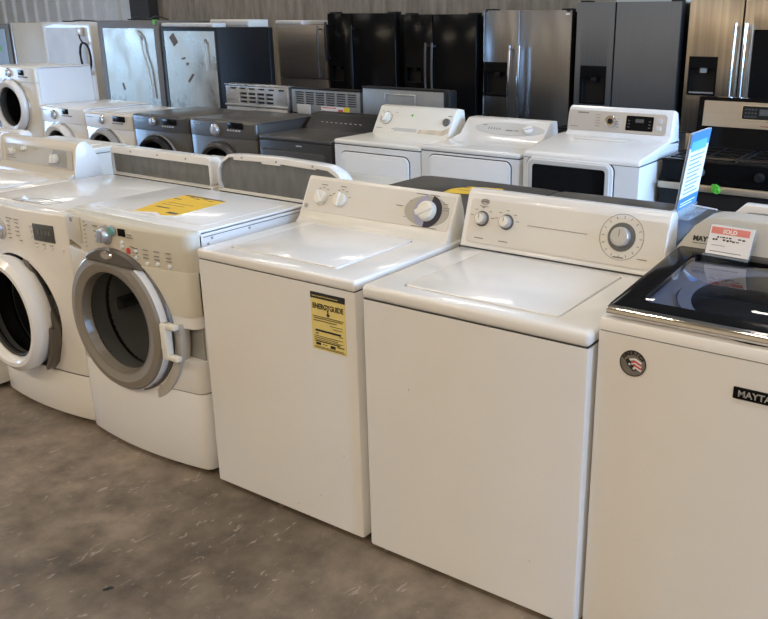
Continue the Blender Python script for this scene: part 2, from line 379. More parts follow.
def washer_ge():
    w, d, h = .698, .66, .914
    t = thing('washing_machine', 'white top-load washer with yellow energy guide sticker on its front', 'washing machine', (.337, 0, 0), group='machines in the front row')
    ld = tl_body(t, w, d, h, (-.262, .215, .075, .485), WHITE)
    feet(t, w, d)
    # console
    pts = [(.500, h - .004), (.513, h + .006), (.523, h + .016), (.530, h + .03), (.594, 1.068), (.602, 1.076), (.612, 1.074), (.630, 1.02), (.652, h - .004)]
    part('console', MB().prism(pts, 'x', -w / 2 - .016, w / 2 - .012, .006), CREAM, t)
    S = slope((.530, .944), (.594, 1.068))
    part('control_panel', plate(-w / 2 - .004, w / 2 - .022, .010, .136, .006, -.003, .001).xf(S), PANEL, t)
    x = lambda u: u - .343
    knob(t, x(.072), .064, .027, S, KNOBW, ang=-35, skirt=(.031, LTGREY))
    knob(t, x(.167), .066, .027, S, KNOBW, ang=0, skirt=(.031, LTGREY))
    ov = MB().lathe([(0, -.0045), (1, -.0045), (1, 0), (0, 0)], (0, 0, 0), 48, sx=.096, sz=.056, mat=S @ Matrix.Translation((x(.566), 0, .072)))
    o = part('dial_plate', ov, pmat('taupe_dial_plate', (.43, .41, .36), .45, var=.02), t)
    def halfring(a0, a1, m, nm):
        b = MB(); n = 18
        pts = arcpts(0, 0, .060, .060, a0, a1, n) + list(reversed(arcpts(0, 0, .036, .036, a0, a1, n)))
        part(nm, b.prism(pts, 'y', -.0062, -.003, mat=S @ Matrix.Translation((x(.571), 0, .072))), m, o)
    halfring(100, 262, LAV, 'dial_scale'); halfring(-95, 78, NAVY, 'dial_scale')
    T = S @ Matrix.Translation((x(.571), 0, .072))
    m = MB().lathe([(0, -.030), (.028, -.030), (.033, -.026), (.038, -.006), (.038, 0), (0, 0)], (0, 0, 0), 36, mat=T)
    m.box(-.012, .012, -.040, -.028, -.036, .036, bev=.005, mat=T @ Matrix.Rotation(math.radians(60), 4, 'Y'))
    part('dial_knob', m, KNOBW, t)
    part('badge', MB().lathe([(0, -.005), (.009, -.005), (.0095, 0), (0, 0)], (0, 0, 0), 24, mat=S @ Matrix.Translation((x(.006), 0, .026))), GREYPL, t)
    pr = MB(); rows = []
    for cx, cz in ((.072, .064), (.167, .066)):
        rows += [(x(cx) - .014, cz + .052, .028, .003)]
        for a in (150, 115, 90, 60, 20): rows.append((x(cx) + .043 * math.cos(math.radians(a)) - .005, cz + .040 * math.sin(math.radians(a)), .010, .0025))
    for u, v, l in ((.505, .131, .05), (.565, .131, .04), (.43, .078, .03), (.634, .082, .025), (.634, .09, .025), (.63, .105, .02), (.515, .012, .05), (.575, .012, .05), (.485, .102, .008), (.475, .04, .008), (.605, .04, .01)): rows.append((x(u) - .0, v, l, .0025))
    part('panel_print', dashes(pr, rows, S, -.0042 - .0008), PRINT, t)
    # energy guide sticker
    e = part('energy_label', MB().box(.163, .303, -.0012, .001, .655, .846), YELLOW, t)
    m = MB().box(.163, .303, -.002, .0, .826, .846)
    part('label_header', m, INK, e)
    m = MB()
    m.text('ENERGYGUIDE', .0245, Matrix.Translation((.233, -.0016, .793)) @ FRONT @ Matrix.Scale(.77, 4, (1, 0, 0)), align='CENTER', bold=.0006)
    rows = [(.231, .778, .004, .016), (.226, .776, .014, .004), (.229, .772, .008, .004)]
    rows += [(.17, .766, .126, .002), (.172, .760, .12, .002), (.172, .752, .095, .002), (.24, .742, .05, .0015), (.25, .733, .04, .0015), (.178, .717, .105, .006), (.178, .708, .012, .003), (.275, .712, .016, .002)]
    for k in range(4): rows.append((.172, .700 - k * .006, .118 - .02 * (k % 2), .0015))
    rows += [(.178, .671, .02, .008), (.238, .668, .02, .009), (.178, .682, .10, .003), (.266, .676, .028, .003), (.172, .664, .12, .0012), (.172, .660, .125, .0012), (.205, .674, .02, .0015)]
    part('label_lettering', dashes(m, rows, None, -.0022), INK, e)
    # header small print
    hp = MB().text('Based on standard U.S. Government tests', .0062, Matrix.Translation((.170, -.0024, .833)) @ FRONT)
    part('label_header_print', hp, YELLOW, e)
    e.location = (.006, 0, .008)
    m = MB()
    for px, pz, l in ((.32, .30, .0), (.21, .12, 0), (.10, .05, .1)): m.box(px - .343 + .3, px - .343 + .3015, -.0005, .001, pz, pz + .006)
    part('paint_chip', m, GREYPL, t)
    return t

def washer_roper():
    w, d, h = .737, .67, .914
    t = thing('washing_machine', 'white top-load washer with three round silver knobs between the energy-sticker washer and the glass-lid washer', 'washing machine', (.719 + w / 2, -.008, 0), group='machines in the front row')
    tl_body(t, w, d, h, (-.252, .250, .058, .495), WHITE, bev=.013, seam=.044)
    feet(t, w, d)
    pts = [(.530, h - .004), (.538, h + .004), (.542, h + .012), (.592, 1.080), (.599, 1.097), (.612, 1.105), (.645, 1.102), (.66, 1.085), (.662, h - .004)]
    part('console', MB().prism(pts, 'x', -w / 2 + .002, w / 2 - .012, .012, 3), WHITE2, t)
    S = slope((.542, .926), (.592, 1.080))
    part('control_panel', plate(-w / 2 + .022, w / 2 - .018, .006, .156, .010, -.003, .001).xf(S), PANEL, t)
    part('console_seam', MB().box(-w / 2 + .004, w / 2 - .014, .528, .534, h - .002, h + .004), SEAM, t)
    x = lambda u: u - w / 2
    def rk(u, v, r, sk):
        T = S @ Matrix.Translation((x(u), 0, v))
        k = part('knob', MB().lathe([(0, -.028), (r * .8, -.028), (r * .88, -.024), (r * .92, -.004), (r, -.003), (r, .002), (0, .002)], (0, 0, 0), 36, mat=T), SILVER, t)
        part('knob_cap', MB().lathe([(0, -.0295), (r * .62, -.0295), (r * .66, -.028), (0, -.028)], (0, 0, 0), 32, mat=T), KNOBW if r < .03 else PANELG, k)
        part('knob_skirt', MB().lathe([(0, -.006), (sk, -.006), (sk * 1.02, 0), (0, 0)], (0, 0, 0), 36, mat=T), DKGREY, k)
        m = MB().box(-.0012, .0012, -.0302, -.027, 0, r * .6, mat=T)
        part('knob_pointer', m, PRINT, k)
    rk(.074, .090, .023, .0265); rk(.170, .090, .023, .0265); rk(.580, .096, .034, .045)
    # dial ring print
    T = S @ Matrix.Translation((x(.580), 0, .096)); m = MB(); n = 72; ro, ri = .0725, .0712
    m.prism(arcpts(0, 0, ro, ro, 0, 359.9, n) + list(reversed(arcpts(0, 0, ri, ri, 0, 359.9, n))), 'y', -.0042, -.003, mat=T)
    for k in range(16): m.box(-.001, .001, -.0042, -.003, .058, .066, mat=T @ Matrix.Rotation(k * PI / 8, 4, 'Y'))
    rows = [(x(.25), .088, .215, .0018), (x(.642), .034, .03, .003)]
    for cu in (.074, .170):
        for a in (165, 130, 90, 45, 10): rows.append((x(cu) + .042 * math.cos(math.radians(a)) - .006, .088 + .040 * math.sin(math.radians(a)), .011, .0022))
        rows.append((x(cu) - .018, .022, .034, .003))
    rows += [(x(.057), .132, .035, .002), (x(.562), .030, .035, .004)]
    part('panel_print', dashes(m, rows, S, -.0042), PRINT, t)
    m = MB(); L = S @ Matrix.Translation((x(.076), 0, .149))
    m.prism(arcpts(0, 0, .016, .0095, 0, 359, 30) + list(reversed(arcpts(0, 0, .0135, .0075, 0, 359, 30))), 'y', -.0048, -.003, mat=L)
    m.box(-.011, .011, -.0048, -.003, -.003, .003, mat=L).box(-.009, .009, -.0048, -.003, .0045, .0062, mat=L)
    part('emblem', m, PRINT, t)
    part('paint_chip', MB().box(.22, .2215, -.0008, .001, .18, .185).box(-.2, -.1985, -.0008, .001, .61, .618), GREYPL, t)
    return t

def washer_glass():
    w, d, h = .70, .70, .955
    x0 = 1.467
    t = thing('washing_machine', 'white top-load washer with dark glass lid and round sticker, rightmost in front row', 'washing machine', (x0 + w / 2, .02, 0), group='machines in the front row')
    part('cabinet', MB().box(-w / 2, w / 2, 0, d, .02, .916, .006, edges=lambda e: abs(e.verts[0].co.z - e.verts[1].co.z) > .1), WHITE, t)
    part('top_seam', MB().box(-w / 2 + .004, w / 2 - .004, .004, d - .004, .914, .921), SEAM, t)
    # deck: rises a little towards the back, with the round tub mouth cut out
    prof = [(0, .919), (0, .935), (.006, .947), (.02, .953), (.50, .987), (d, .987), (d, .919)]
    deck = MB().prism(prof, 'x', -w / 2, w / 2, .006)
    cut = MB().lathe([(.0, -.3), (.255, -.3), (.255, .3), (0, .3)], (0, 0, 0), 56, mat=Matrix.Translation((.02, .27, .95)) @ Matrix.Rotation(PI / 2, 4, 'X'))
    cab_hole = carve(deck, cut)
    part('top_deck', cab_hole, WHITE, t)
    tc = MB().prism(rrect(-w / 2 + .05, w / 2 - .05, .06, .515, .03), 'z', .9535, .957).move(lambda c: (c.x, c.y, c.z + max(0, c.y - .02) * .0667 + .0005))
    part('tub_cover', carve(tc, MB().lathe([(.0, -.3), (.215, -.3), (.215, .3), (0, .3)], (0, 0, 0), 56, mat=Matrix.Translation((.02, .27, .95)) @ Matrix.Rotation(PI / 2, 4, 'X'))), pmat('pale_blue_grey_plastic', (.56, .60, .70), .4, var=.02), t)
    tb = MB().lathe([(.253, .03), (.235, .0), (.232, -.02), (.0, -.024)], (0, 0, 0), 56, mat=Matrix.Translation((.02, .27, .945)) @ Matrix.Rotation(PI / 2, 4, 'X'))
    part('tub', tb, DARKIN, t)
    # lid: chrome front edge, black frame, glass
    lid = bpy.data.objects.new('lid', None); COL.objects.link(lid); lid.parent = t
    def slab(xa, xb, ya, yb, za, zb, r):
        m = MB().prism(rrect(xa, xb, ya, yb, r), 'z', za, zb, .003)
        return m.move(lambda c: (c.x, c.y, c.z + (c.y - .015) * .066))
    fr = carve(slab(-w / 2 + .012, w / 2 - .012, .015, .56, .962, .980, .02), slab(-w / 2 + .075, w / 2 - .075, .085, .50, .94, 1.0, .03))
    COL.objects.unlink(lid); bpy.data.objects.remove(lid)
    lid = part('lid', fr, BLACK, t)
    part('lid_glass', slab(-w / 2 + .073, w / 2 - .073, .083, .502, .972, .979, .03), GLASS_L, lid)
    pr = [(.010, .957), (.004, .964), (.004, .972), (.010, .981), (.022, .9825), (.024, .958)]
    part('lid_trim', MB().prism(pr, 'x', -w / 2 + .015, w / 2 - .015, .003), CHROME, lid)
    part('lid_print', MB().box(.02, .045, .425, .436, 1.0063, 1.0069), LTGREY, lid)
    # console
    zb, zt = .993, 1.107
    out = [(-.352, zb), (-.348, zb + .012), (-.330, zb + .045), (-.305, zb + .082), (-.283, zb + .101), (-.255, zb + .112), (-.215, zt), (.215, zt), (.255, zb + .112), (.283, zb + .101), (.305, zb + .082), (.330, zb + .045), (.348, zb + .012), (.352, zb)]
    m = MB().prism(out, 'y', .545, .69, .006, 2).move(lambda c: (c.x, c.y + (c.z - zb) * .38 * (1 if c.y < .62 else .1), c.z))
    part('console', m, PANELG, t, 30)
    m = MB().prism([(.528, .990), (.530, 1.004), (.542, 1.010), (.56, 1.010), (.56, .984)], 'x', -.340, .340, .004)
    part('console_trim', m, pmat('brass_tinted_chrome', (.72, .60, .40), .18, metal=.9, var=.02), t)
    S = slope((.545, zb), (.545 + .38 * .1, zb + .1))
    m = MB().text('MAYTAG', .0205, S @ Matrix.Translation((-.302, -.0008, .046)) @ FRONT, bold=.0009)
    dashes(m, [(-.302, .038, .085, .0016)], S, -.0012)
    part('console_lettering', m, INK, t)
    # window in the console (display, mostly hidden by the card)
    part('display', plate(-.04, .16, .03, .09, .01, -.002, .001).xf(S), BLACK, t)
    # front badge and eagle sticker
    b = part('badge', MB().box(-.004, .146, -.004, .001, .819, .848, .001), BLACK, t)
    b.location = (0, 0, 0)
    part('badge_lettering', MB().text('MAYTAG', .0225, Matrix.Translation((.007, -.0044, .8262)) @ FRONT @ Matrix.Scale(1.02, 4, (1, 0, 0)), bold=.0004), SILVER, b)
    c = (-.253, 0, .847); r = .0345
    s = part('round_sticker', MB().lathe([(0, -.0015), (r, -.0015), (r, .001), (0, .001)], c, 48), pmat('grey_foil_sticker', (.22, .205, .185), .4, metal=.3, var=.15, scale=60), t)
    m = MB(); m.prism(arcpts(c[0], c[2], r, r, 0, 359.9, 48) + list(reversed(arcpts(c[0], c[2], r * .93, r * .93, 0, 359.9, 48))), 'y', -.0022, -.001)
    word = 'AMERICA'
    for k, ch in enumerate(word):
        a = math.radians(150 - 120 * k / 6)
        M = Matrix.Translation((c[0] + r * .68 * math.cos(a), -.002, c[2] + r * .68 * math.sin(a))) @ Matrix.Rotation(-(a - PI / 2), 4, 'Y') @ FRONT
        m.text(ch, .0125, M, align='CENTER', bold=.0007)
    part('sticker_lettering', m, INK, s)
    # flag-like bird: dark wing with stripes and stars
    m = MB().prism([(c[0] - .020, c[2] + .006), (c[0] - .012, c[2] - .008), (c[0] + .002, c[2] - .020), (c[0] + .012, c[2] - .016), (c[0] + .008, c[2] - .004), (c[0] - .004, c[2] + .004), (c[0] - .012, c[2] + .012)], 'y', -.0024, -.001)
    part('sticker_wing', m, INK, s)
    m = MB()
    for k, z in enumerate((.011, .001, -.009)):
        m.prism([(c[0] - .010 + .006 * k, c[2] + z), (c[0] + .006, c[2] + z + .004), (c[0] + .024, c[2] + z - .004), (c[0] + .022, c[2] + z - .009), (c[0] + .004, c[2] + z - .001), (c[0] - .008 + .006 * k, c[2] + z - .005)], 'y', -.0022 - .0003 * k, -.001)
    part('sticker_stripes', m, PAPER, s)
    m = MB()
    for k, z in enumerate((.0055, -.0045)):
        m.prism([(c[0] - .004 + .006 * k, c[2] + z), (c[0] + .008, c[2] + z + .003), (c[0] + .023, c[2] + z - .005), (c[0] + .022, c[2] + z - .009), (c[0] + .006, c[2] + z - .0015), (c[0] - .002 + .006 * k, c[2] + z - .005)], 'y', -.0030, -.001)
    part('sticker_stripes', m, RED, s)
    m = MB()
    for sx, sz in ((-.008, -.003), (.004, -.013)):
        st = []
        for k in range(10):
            rr = .0042 if k % 2 == 0 else .0018; a = math.radians(90 + 36 * k); st.append((c[0] + sx + rr * math.cos(a), c[2] + sz + rr * math.sin(a)))
        m.prism(st, 'y', -.0030, -.002)
    part('sticker_stars', m, PAPER, s)
    feet(t, w, d)
    return t

def washer_plain(x1, label, name_kind):
    """top loader with tall console at the far left of the front row; x1 = its right side"""
    w, d, h = .686, .66, .914
    t = thing('washing_machine', label, 'washing machine', (x1 - w / 2, .0, 0), group='machines in the front row')
    tl_body(t, w, d, h, (-.25, .25, .07, .47), WHITE)
    feet(t, w, d)
    pts = [(.520, h - .004), (.525, h + .012), (.575, h + .035), (.582, 1.042), (.586, 1.068), (.596, 1.081), (.614, 1.085), (.645, 1.075), (.668, 1.01), (.69, h - .004)]
    part('console', MB().prism(pts, 'x', -w / 2 + .006, w / 2 - .006, .005), ALMOND, t)
    S = slope((.575, h + .035), (.582, 1.042))
    part('control_panel', plate(-w / 2 + .05, w / 2 - .045, .004, .094, .006, -.003, .002).xf(S), PANELG, t)
    # end caps, lit side
    for sx in (-1, 1):
        a = sx * (w / 2 - .006)
        part('end_cap', MB().prism([(.548, h - .004), (.556, h + .06), (.572, 1.06), (.582, 1.078), (.60, 1.090), (.630, 1.090), (.66, 1.06), (.69, 1.0), (.705, h - .004)], 'x', min(a, a + sx * .016), max(a, a + sx * .012), .005), WHITE2, t)
    T = S @ Matrix.Translation((.165, 0, .046))
    m = MB().prism([(-.075, -.038), (-.02, .044), (.085, .044), (.085, -.038)], 'y', -.0042, -.002, mat=T)
    part('dial_plate', m, GREYPL, t)
    knob(t, .165, .048, .022, S, KNOBW, ang=20, h=.03)
    knob(t, -.21, .06, .017, S, KNOBW, ang=-60)
    knob(t, -.10, .080, .012, S, KNOBW, ang=40)
    part('panel_print', dashes(MB(), [(-.28, .03, .06, .004), (-.28, .02, .08, .003), (-.16, .06, .05, .002), (-.02, .08, .03, .002), (.22, .03, .02, .002), (.23, .05, .02, .002), (.22, .07, .02, .002)], S, -.0042), PRINT, t)
    return t

# ------------------------------------------------------------------ front-load machines
def plan(w, y0, d, bow, rc=.02, n=14):
    """plan outline with a bowed front; front middle at y0, front corners bow further back"""
    pts = []
    for i in range(n + 1):
        u = -w / 2 + rc + (w - 2 * rc) * i / n
        pts.append((u, y0 + bow * (2 * u / w) ** 2))
    yc = y0 + bow * (1 - 2 * rc / w) ** 2
    for k in (30, 60, 90):
        a = math.radians(k); pts.append((w / 2 - rc + rc * math.sin(a), yc + (rc + bow * .05) * (1 - math.cos(a))))
    pts += [(w / 2, y0 + d), (-w / 2, y0 + d)]
    for k in (90, 60, 30):
        a = math.radians(k); pts.append((-w / 2 + rc - rc * math.sin(a), yc + (rc + bow * .05) * (1 - math.cos(a))))
    return pts

def ydisc(c, r, y0, y1, seg=56): return MB().lathe([(0, y0), (r, y0), (r, y1), (0, y1)], (c[0], 0, c[1]), seg)

def drum_in(t, c, r, y0, depth):
    m = MB().lathe([(r, y0), (r * 1.02, y0 + .03), (r * 1.06, y0 + .05), (r * 1.06, y0 + depth), (0, y0 + depth + .02)], (c[0], 0, c[1]), 48)
    o = part('drum', m, DRUM, t)
    for k in range(3):
        a = k * 2 * PI / 3 + .5
        M = Matrix.Translation((c[0], 0, c[1])) @ Matrix.Rotation(a, 4, 'Y')
        part('drum_baffle', MB().prism([(-.03, r * 1.05), (.03, r * 1.05), (.012, r * .78), (-.012, r * .78)], 'y', y0 + .05, y0 + depth, .004, mat=M), DRUM, o)
    return o

def fl_beige():
    """front loader with champagne door, second large machine from the left"""
    w, h = .735, .951; bow = .035
    t = thing('washing_machine', 'beige and white front-load washer with round champagne door and yellow paper on top', 'washing machine', (-.4375, .0, 0), group='machines in the front row')
    c = (-.022, .566); Y0 = -.02
    hole = lambda: ydisc(c, .205, -.2, .42)
    cab = MB().box(-w / 2, w / 2, .055, .60, .02, .944, .01, edges=lambda e: abs(e.verts[0].co.z - e.verts[1].co.z) > .1)
    part('cabinet', carve(cab, hole()), WHITE2, t)
    part('top_panel', MB().prism(rrect(-w / 2, w / 2, .06, .60, .012), 'z', .940, .953, .004, rim=.953), WHITE2, t)
    part('top_inset', MB().prism(rrect(-w / 2 + .05, w / 2 - .05, .12, .56, .02), 'z', .951, .9545, .002, rim=.9545), WHITE2, t)
    fp = MB().prism(plan(w, Y0, .075, bow, .035), 'z', .338, .806, .004)
    rec = MB().box(.235, w / 2 + .01, -.1, .05, .465, .595, .004)
    part('front_panel', carve(fp, hole(), rec), WHITE, t)
    # fascia with a rounded top
    fa = MB().prism(plan(w, Y0, .09, bow, .035), 'z', .809, .953, .018, 3, rim=.953)
    dr = MB().prism([(-.345, .812), (-.345, .832), (-.33, .838), (-.245, .822), (-.245, .812)], 'y', -.1, .05)
    part('control_panel', carve(fa, dr), BISQUE, t)
    for sx in (-1, 1): part('upper_trim', carve(MB().prism(plan(w, Y0 - .004, .075, bow, .035), 'z', .60, .8085, .003), ydisc(c, .288, -.2, .3), MB().box(.15, .5, -.2, .5, .4, .64), MB().box(min(c[0], c[0] + sx), max(c[0], c[0] + sx), -.3, .5, .3, .9)), BISQUE, t)
    part('detergent_drawer', MB().prism([(-.328, .842), (-.328, .942), (-.225, .942), (-.225, .842)], 'y', -.004, .03, .003).move(lambda v: (v.x, v.y + Y0 + bow * (2 * v.x / w) ** 2, v.z)), BISQUE, t)
    # toe panel
    part('toe_panel', MB().prism(plan(w, Y0 + .001, .08, bow, .035), 'z', .02, .334, .007, 2), WHITE2, t)
    part('toe_seam', MB().prism(plan(w - .01, Y0 + .007, .07, bow, .035), 'z', .333, .340), SEAM, t)
    drum_in(t, c, .203, .055, .34)
    # fixed dark surround
    sur = MB().lathe([(.286, .05), (.286, -.012), (.282, -.018), (.276, -.018), (.272, -.010), (.272, .05)], (c[0], 0, c[1]), 72, closed=True)
    part('door_surround', sur, CHAMPD, t)
    cap = carve(MB().lathe([(0, .02), (.288, .02), (.288, -.026), (.280, -.036), (0, -.044)], (c[0], 0, c[1]), 72), MB().box(-1, 1, -1, 1, -1, c[1] + .231))
    cap = part('door_cap', cap, CHAMPD, t)
    L = Matrix.Translation((c[0] - .02, -.036, c[1] + .260))
    em = part('emblem', MB().lathe([(0, -.006), (.9, -.006), (1, 0), (0, 0)], (0, 0, 0), 32, sx=.034, sz=.016, mat=L), CHROME, cap)
    part('emblem_ring', MB().prism(arcpts(0, 0, .028, .012, 0, 359, 30) + list(reversed(arcpts(0, 0, .0255, .0102, 0, 359, 30))), 'y', -.0068, -.004, mat=L), PRINT, em)
    # door
    door = MB().lathe([(.266, -.004), (.268, -.042), (.262, -.054), (.235, -.060), (.205, -.052), (.205, -.004)], (c[0], 0, c[1]), 80, closed=True)
    door = carve(door, MB().box(-1, 1, -1, 1, c[1] + .226, 2))
    do = part('door', door, CHAMP, t, 25)
    rim = carve(MB().lathe([(.2675, -.004), (.2690, -.044), (.2725, -.042), (.2725, -.002)], (c[0], 0, c[1]), 80, closed=True), MB().box(-1, 1, -1, 1, c[1] + .229, 2))
    part('door_rim', rim, WHITE2, do)
    part('door_bowl', MB().lathe([(.207, -.053), (.204, -.036), (.198, -.02), (.196, -.012), (.190, -.02), (.200, -.052)], (c[0], 0, c[1]), 64, closed=True), BOWL, do)
    part('door_glass', MB().lathe([(.197, -.016), (.186, .005), (.15, .04), (.08, .07), (0, .078)], (c[0], 0, c[1]), 64), GLASS_D, do)
    fl = arcpts(c[0], c[1], .292, .292, -95, 8, 20) + list(reversed(arcpts(c[0], c[1], .33, .33, -88, 8, 20)))
    part('door_flange', MB().prism(fl, 'y', -.014, .03, .004), BISQUEG, t)
    hx = c[0] + .262
    hm = MB().box(hx + .022, hx + .052, -.068, -.036, c[1] - .078, c[1] + .062, .006).box(hx + .03, hx + .098, -.064, -.038, c[1] + .042, c[1] + .062, .006).box(hx + .03, hx + .098, -.064, -.038, c[1] - .078, c[1] - .058, .006).box(hx - .01, hx + .03, -.05, -.02, c[1] - .05, c[1] + .035, .005)
    part('door_handle', hm, KNOBW, do)
    part('latch_pocket', MB().box(.238, w / 2 - .004, .042, .052, .468, .592), GREYPL, t)
    bz = lambda u: Y0 + bow * (2 * u / w) ** 2
    def Fm(u, z): return Matrix.Translation((u + .0175, bz(u + .0175) + .0, z)) @ Matrix.Rotation(math.atan(8 * bow * u / w / w), 4, 'Z')
    T = Fm(-.070, .900)
    part('cycle_knob', MB().lathe([(0, -.028), (.022, -.028), (.027, -.02), (.029, 0), (0, 0)], (0, 0, 0), 32, mat=T).box(-.007, .007, -.038, -.022, -.025, .026, .004, mat=T @ Matrix.Rotation(.3, 4, 'Y')), SILVER, t)
    part('knob_ring', MB().lathe([(.029, -.008), (.036, -.006), (.037, .004), (.029, .004)], (0, 0, 0), 32, closed=True, mat=T), GREYPL, t)
    part('start_button', MB().lathe([(0, -.012), (.014, -.012), (.016, -.008), (.016, .004), (0, .004)], (0, 0, 0), 24, mat=Fm(-.026, .922)), TEAL, t)
    part('button_ring', MB().lathe([(.016, -.007), (.021, -.005), (.021, .004), (.016, .004)], (0, 0, 0), 24, closed=True, mat=Fm(-.026, .922)), GREYPL, t)
    part('display', MB().box(-.02, .02, -.004, .004, -.014, .014, .002, mat=Fm(.026, .921)), BLACK, t)
    part('stop_button', MB().lathe([(0, -.006), (1, -.005), (1, .003), (0, .003)], (0, 0, 0), 20, sx=.009, sz=.012, mat=Fm(.055, .857)), pmat('red_button', (.62, .07, .08), .4, var=.02), t)
    for u, z in ((.022, .884), (.022, .868), (.095, .838), (.095, .862), (.148, .822), (.200, .826), (.255, .824)):
        part('button', MB().lathe([(0, -.006), (.9, -.006), (1, -.003), (1, .003), (0, .003)], (0, 0, 0), 16, sx=.008, sz=.007, mat=Fm(u, z)), WHITE2, t)
    m = MB()
    for u, z, l in [(-.215, .93 - .016 * k, .006) for k in range(7)] + [(-.20, .92, .006), (-.15, .925, .03), (-.145, .905, .03), (-.145, .885, .03), (-.14, .865, .03), (.055, .908, .03), (.055, .918, .025), (.065, .875, .02)] + [(a, b, .024) for a in (.08, .133, .187, .243) for b in (.855, .872, .842)]:
        m.box(0, l, -.0045, .002, -.001, .0012, mat=Fm(u, z))
    part('panel_print', m, PRINT, t)
    part('drawer_badge', MB().box(-.006, .006, -.0075, .002, -.008, .008, mat=Fm(-.312, .925)), GREYPL, t)
    # screws on the right side
    m = MB()
    for y, z in ((.10, .90), (.12, .918), (.30, .918)): m.cyl((w / 2 - .002, y, z), (w / 2 + .002, y, z), .005, seg=12)
    part('side_screw', m, GREYPL, t)
    part('side_seam', MB().box(w / 2 - .002, w / 2 + .0006, .08, .59, .926, .9285), SEAM, t)
    return t

def fl_white():
    w, h = .662, .922; bow = .03
    t = thing('washing_machine', 'white front-load washer with white ring door and grey screen at left end', 'washing machine', (-1.14, .0, 0), group='machines in the front row')
    c = (-.05, .455)
    hole = lambda r=.225: ydisc(c, r, -.2, .42)
    part('cabinet', carve(MB().box(-w / 2, w / 2, .075, .70, .02, .914, .01, edges=lambda e: abs(e.verts[0].co.z - e.verts[1].co.z) > .1), hole()), WHITE2, t)
    part('top_panel', MB().prism(rrect(-w / 2, w / 2, .07, .70, .012), 'z', .912, .926, .006, rim=.926), WHITE, t)
    part('front_panel', carve(MB().prism(plan(w, 0, .08, bow), 'z', .226, .922, .008, 3), hole(.262)), WHITE, t)
    part('toe_panel', MB().prism(plan(w, .0, .09, bow), 'z', .02, .222, .007), WHITE, t)
    part('toe_seam', MB().prism(plan(w - .01, .006, .08, bow), 'z', .220, .228), SEAM, t)
    drum_in(t, c, .215, .085, .32)
    part('door_recess', MB().lathe([(.262, .014), (.258, .07), (.222, .084), (.218, .07), (.25, .012)], (c[0], 0, c[1]), 64, closed=True), DARKIN, t)
    # dark wedge and latch handle at the right of the door
    part('latch_trim', MB().prism([(.03, .705), (.055, .70), (.145, .56), (.205, .44), (.198, .36), (.165, .27), (.13, .235), (.17, .35), (.165, .44), (.12, .56)], 'y', -.012, .02, .004), CHAMPD, t)
    part('latch_grip', MB().prism([(.172, .44), (.203, .43), (.197, .34), (.16, .262), (.125, .232), (.118, .245), (.15, .30), (.168, .37)], 'y', -.034, -.008, .005), CHAMPD, t)
    cc = (c[0] - .012, c[1] + .005)
    door = MB().lathe([(.238, .0), (.254, -.04), (.248, -.068), (.225, -.086), (.208, -.086), (.192, -.070), (.188, -.05), (.188, .0)], (cc[0], 0, cc[1]), 80, closed=True, sz=1.03)
    do = part('door', door, WHITE2, t)
    part('door_seal', MB().lathe([(.188, -.052), (.183, -.058), (.176, -.05), (.176, -.03), (.188, -.03)], (cc[0], 0, cc[1]), 64, closed=True, sz=1.03), DARKIN, do)
    part('door_glass', MB().lathe([(.178, -.045), (.17, -.01), (.14, .03), (.08, .055), (0, .062)], (cc[0], 0, cc[1]), 64, sz=1.03), GLASS_D, do)
    bz = lambda u: bow * (2 * u / w) ** 2
    def Fm(u, z): return Matrix.Translation((u, bz(u), z)) @ Matrix.Rotation(math.atan(8 * bow * u / w / w), 4, 'Z')
    T = Fm(-.125, .818)
    part('cycle_knob', MB().lathe([(0, -.032), (.028, -.032), (.034, -.026), (.038, 0), (0, 0)], (0, 0, 0), 32, mat=T), SILVER, t)
    part('knob_ring', MB().lathe([(.038, -.008), (.048, -.004), (.048, .004), (.038, .004)], (0, 0, 0), 32, closed=True, mat=T), LTGREY, t)
    d = part('display', MB().box(-.062, .062, -.004, .004, -.036, .036, .003, mat=Fm(.188, .836)), LCD, t)
    m = MB(); 
    for k, ch in enumerate((-.035, -.012, .012, .03)): m.box(ch, ch + .012, -.0048, 0, -.006, .012, mat=Fm(.188, .836))
    part('display_digits', m, pmat('dim_digits', (.14, .15, .15), .5, var=.02), d)
    for u, z in ((.132, .776), (.178, .776), (.222, .776), (.285, .776), (.105, .858), (.105, .837), (.105, .814)):
        part('button', MB().lathe([(0, -.004), (.9, -.004), (1, 0), (1, .003), (0, .003)], (0, 0, 0), 16, sx=.011, sz=.007, mat=Fm(u, z)), WHITE2, t)
    m = MB()
    for u, z, l in [(-.06, .873, .04), (-.0, .873, .03)] + [(-.06, .858 - .018 * k, .02) for k in range(5)] + [(.0, .858 - .018 * k, .025) for k in range(4)] + [(.02, .785, .02), (.124, .787, .02), (.17, .787, .02), (.214, .787, .02)]:
        m.box(0, l, -.003, .002, -.001, .0012, mat=Fm(u, z))
    part('panel_print', m, PRINT, t)
    # scuffed marker strokes on the lid
    m = MB()
    for (x0, y0, x1, y1) in ((-.09, .03, .09, .03), (-.09, .03, -.06, .10), (.09, .03, .11, .10), (-.06, .10, .10, .10), (.02, .04, .04, .10), (-.13, .02, -.05, .02), (-.14, .05, -.13, .02)):
        a, b = Vector((x0, y0 + .06, .9262)), Vector((x1, y1 + .06, .9262)); dd = (b - a).normalized() * .0; n = Vector((-(b - a).y, (b - a).x, 0)).normalized() * .0025
        m.prism([((a + n).x, (a + n).y), ((b + n).x, (b + n).y), ((b - n).x, (b - n).y), ((a - n).x, (a - n).y)], 'z', .9258, .9265)
    part('marker_scrawl', m, CHAMPD, t)
    return t

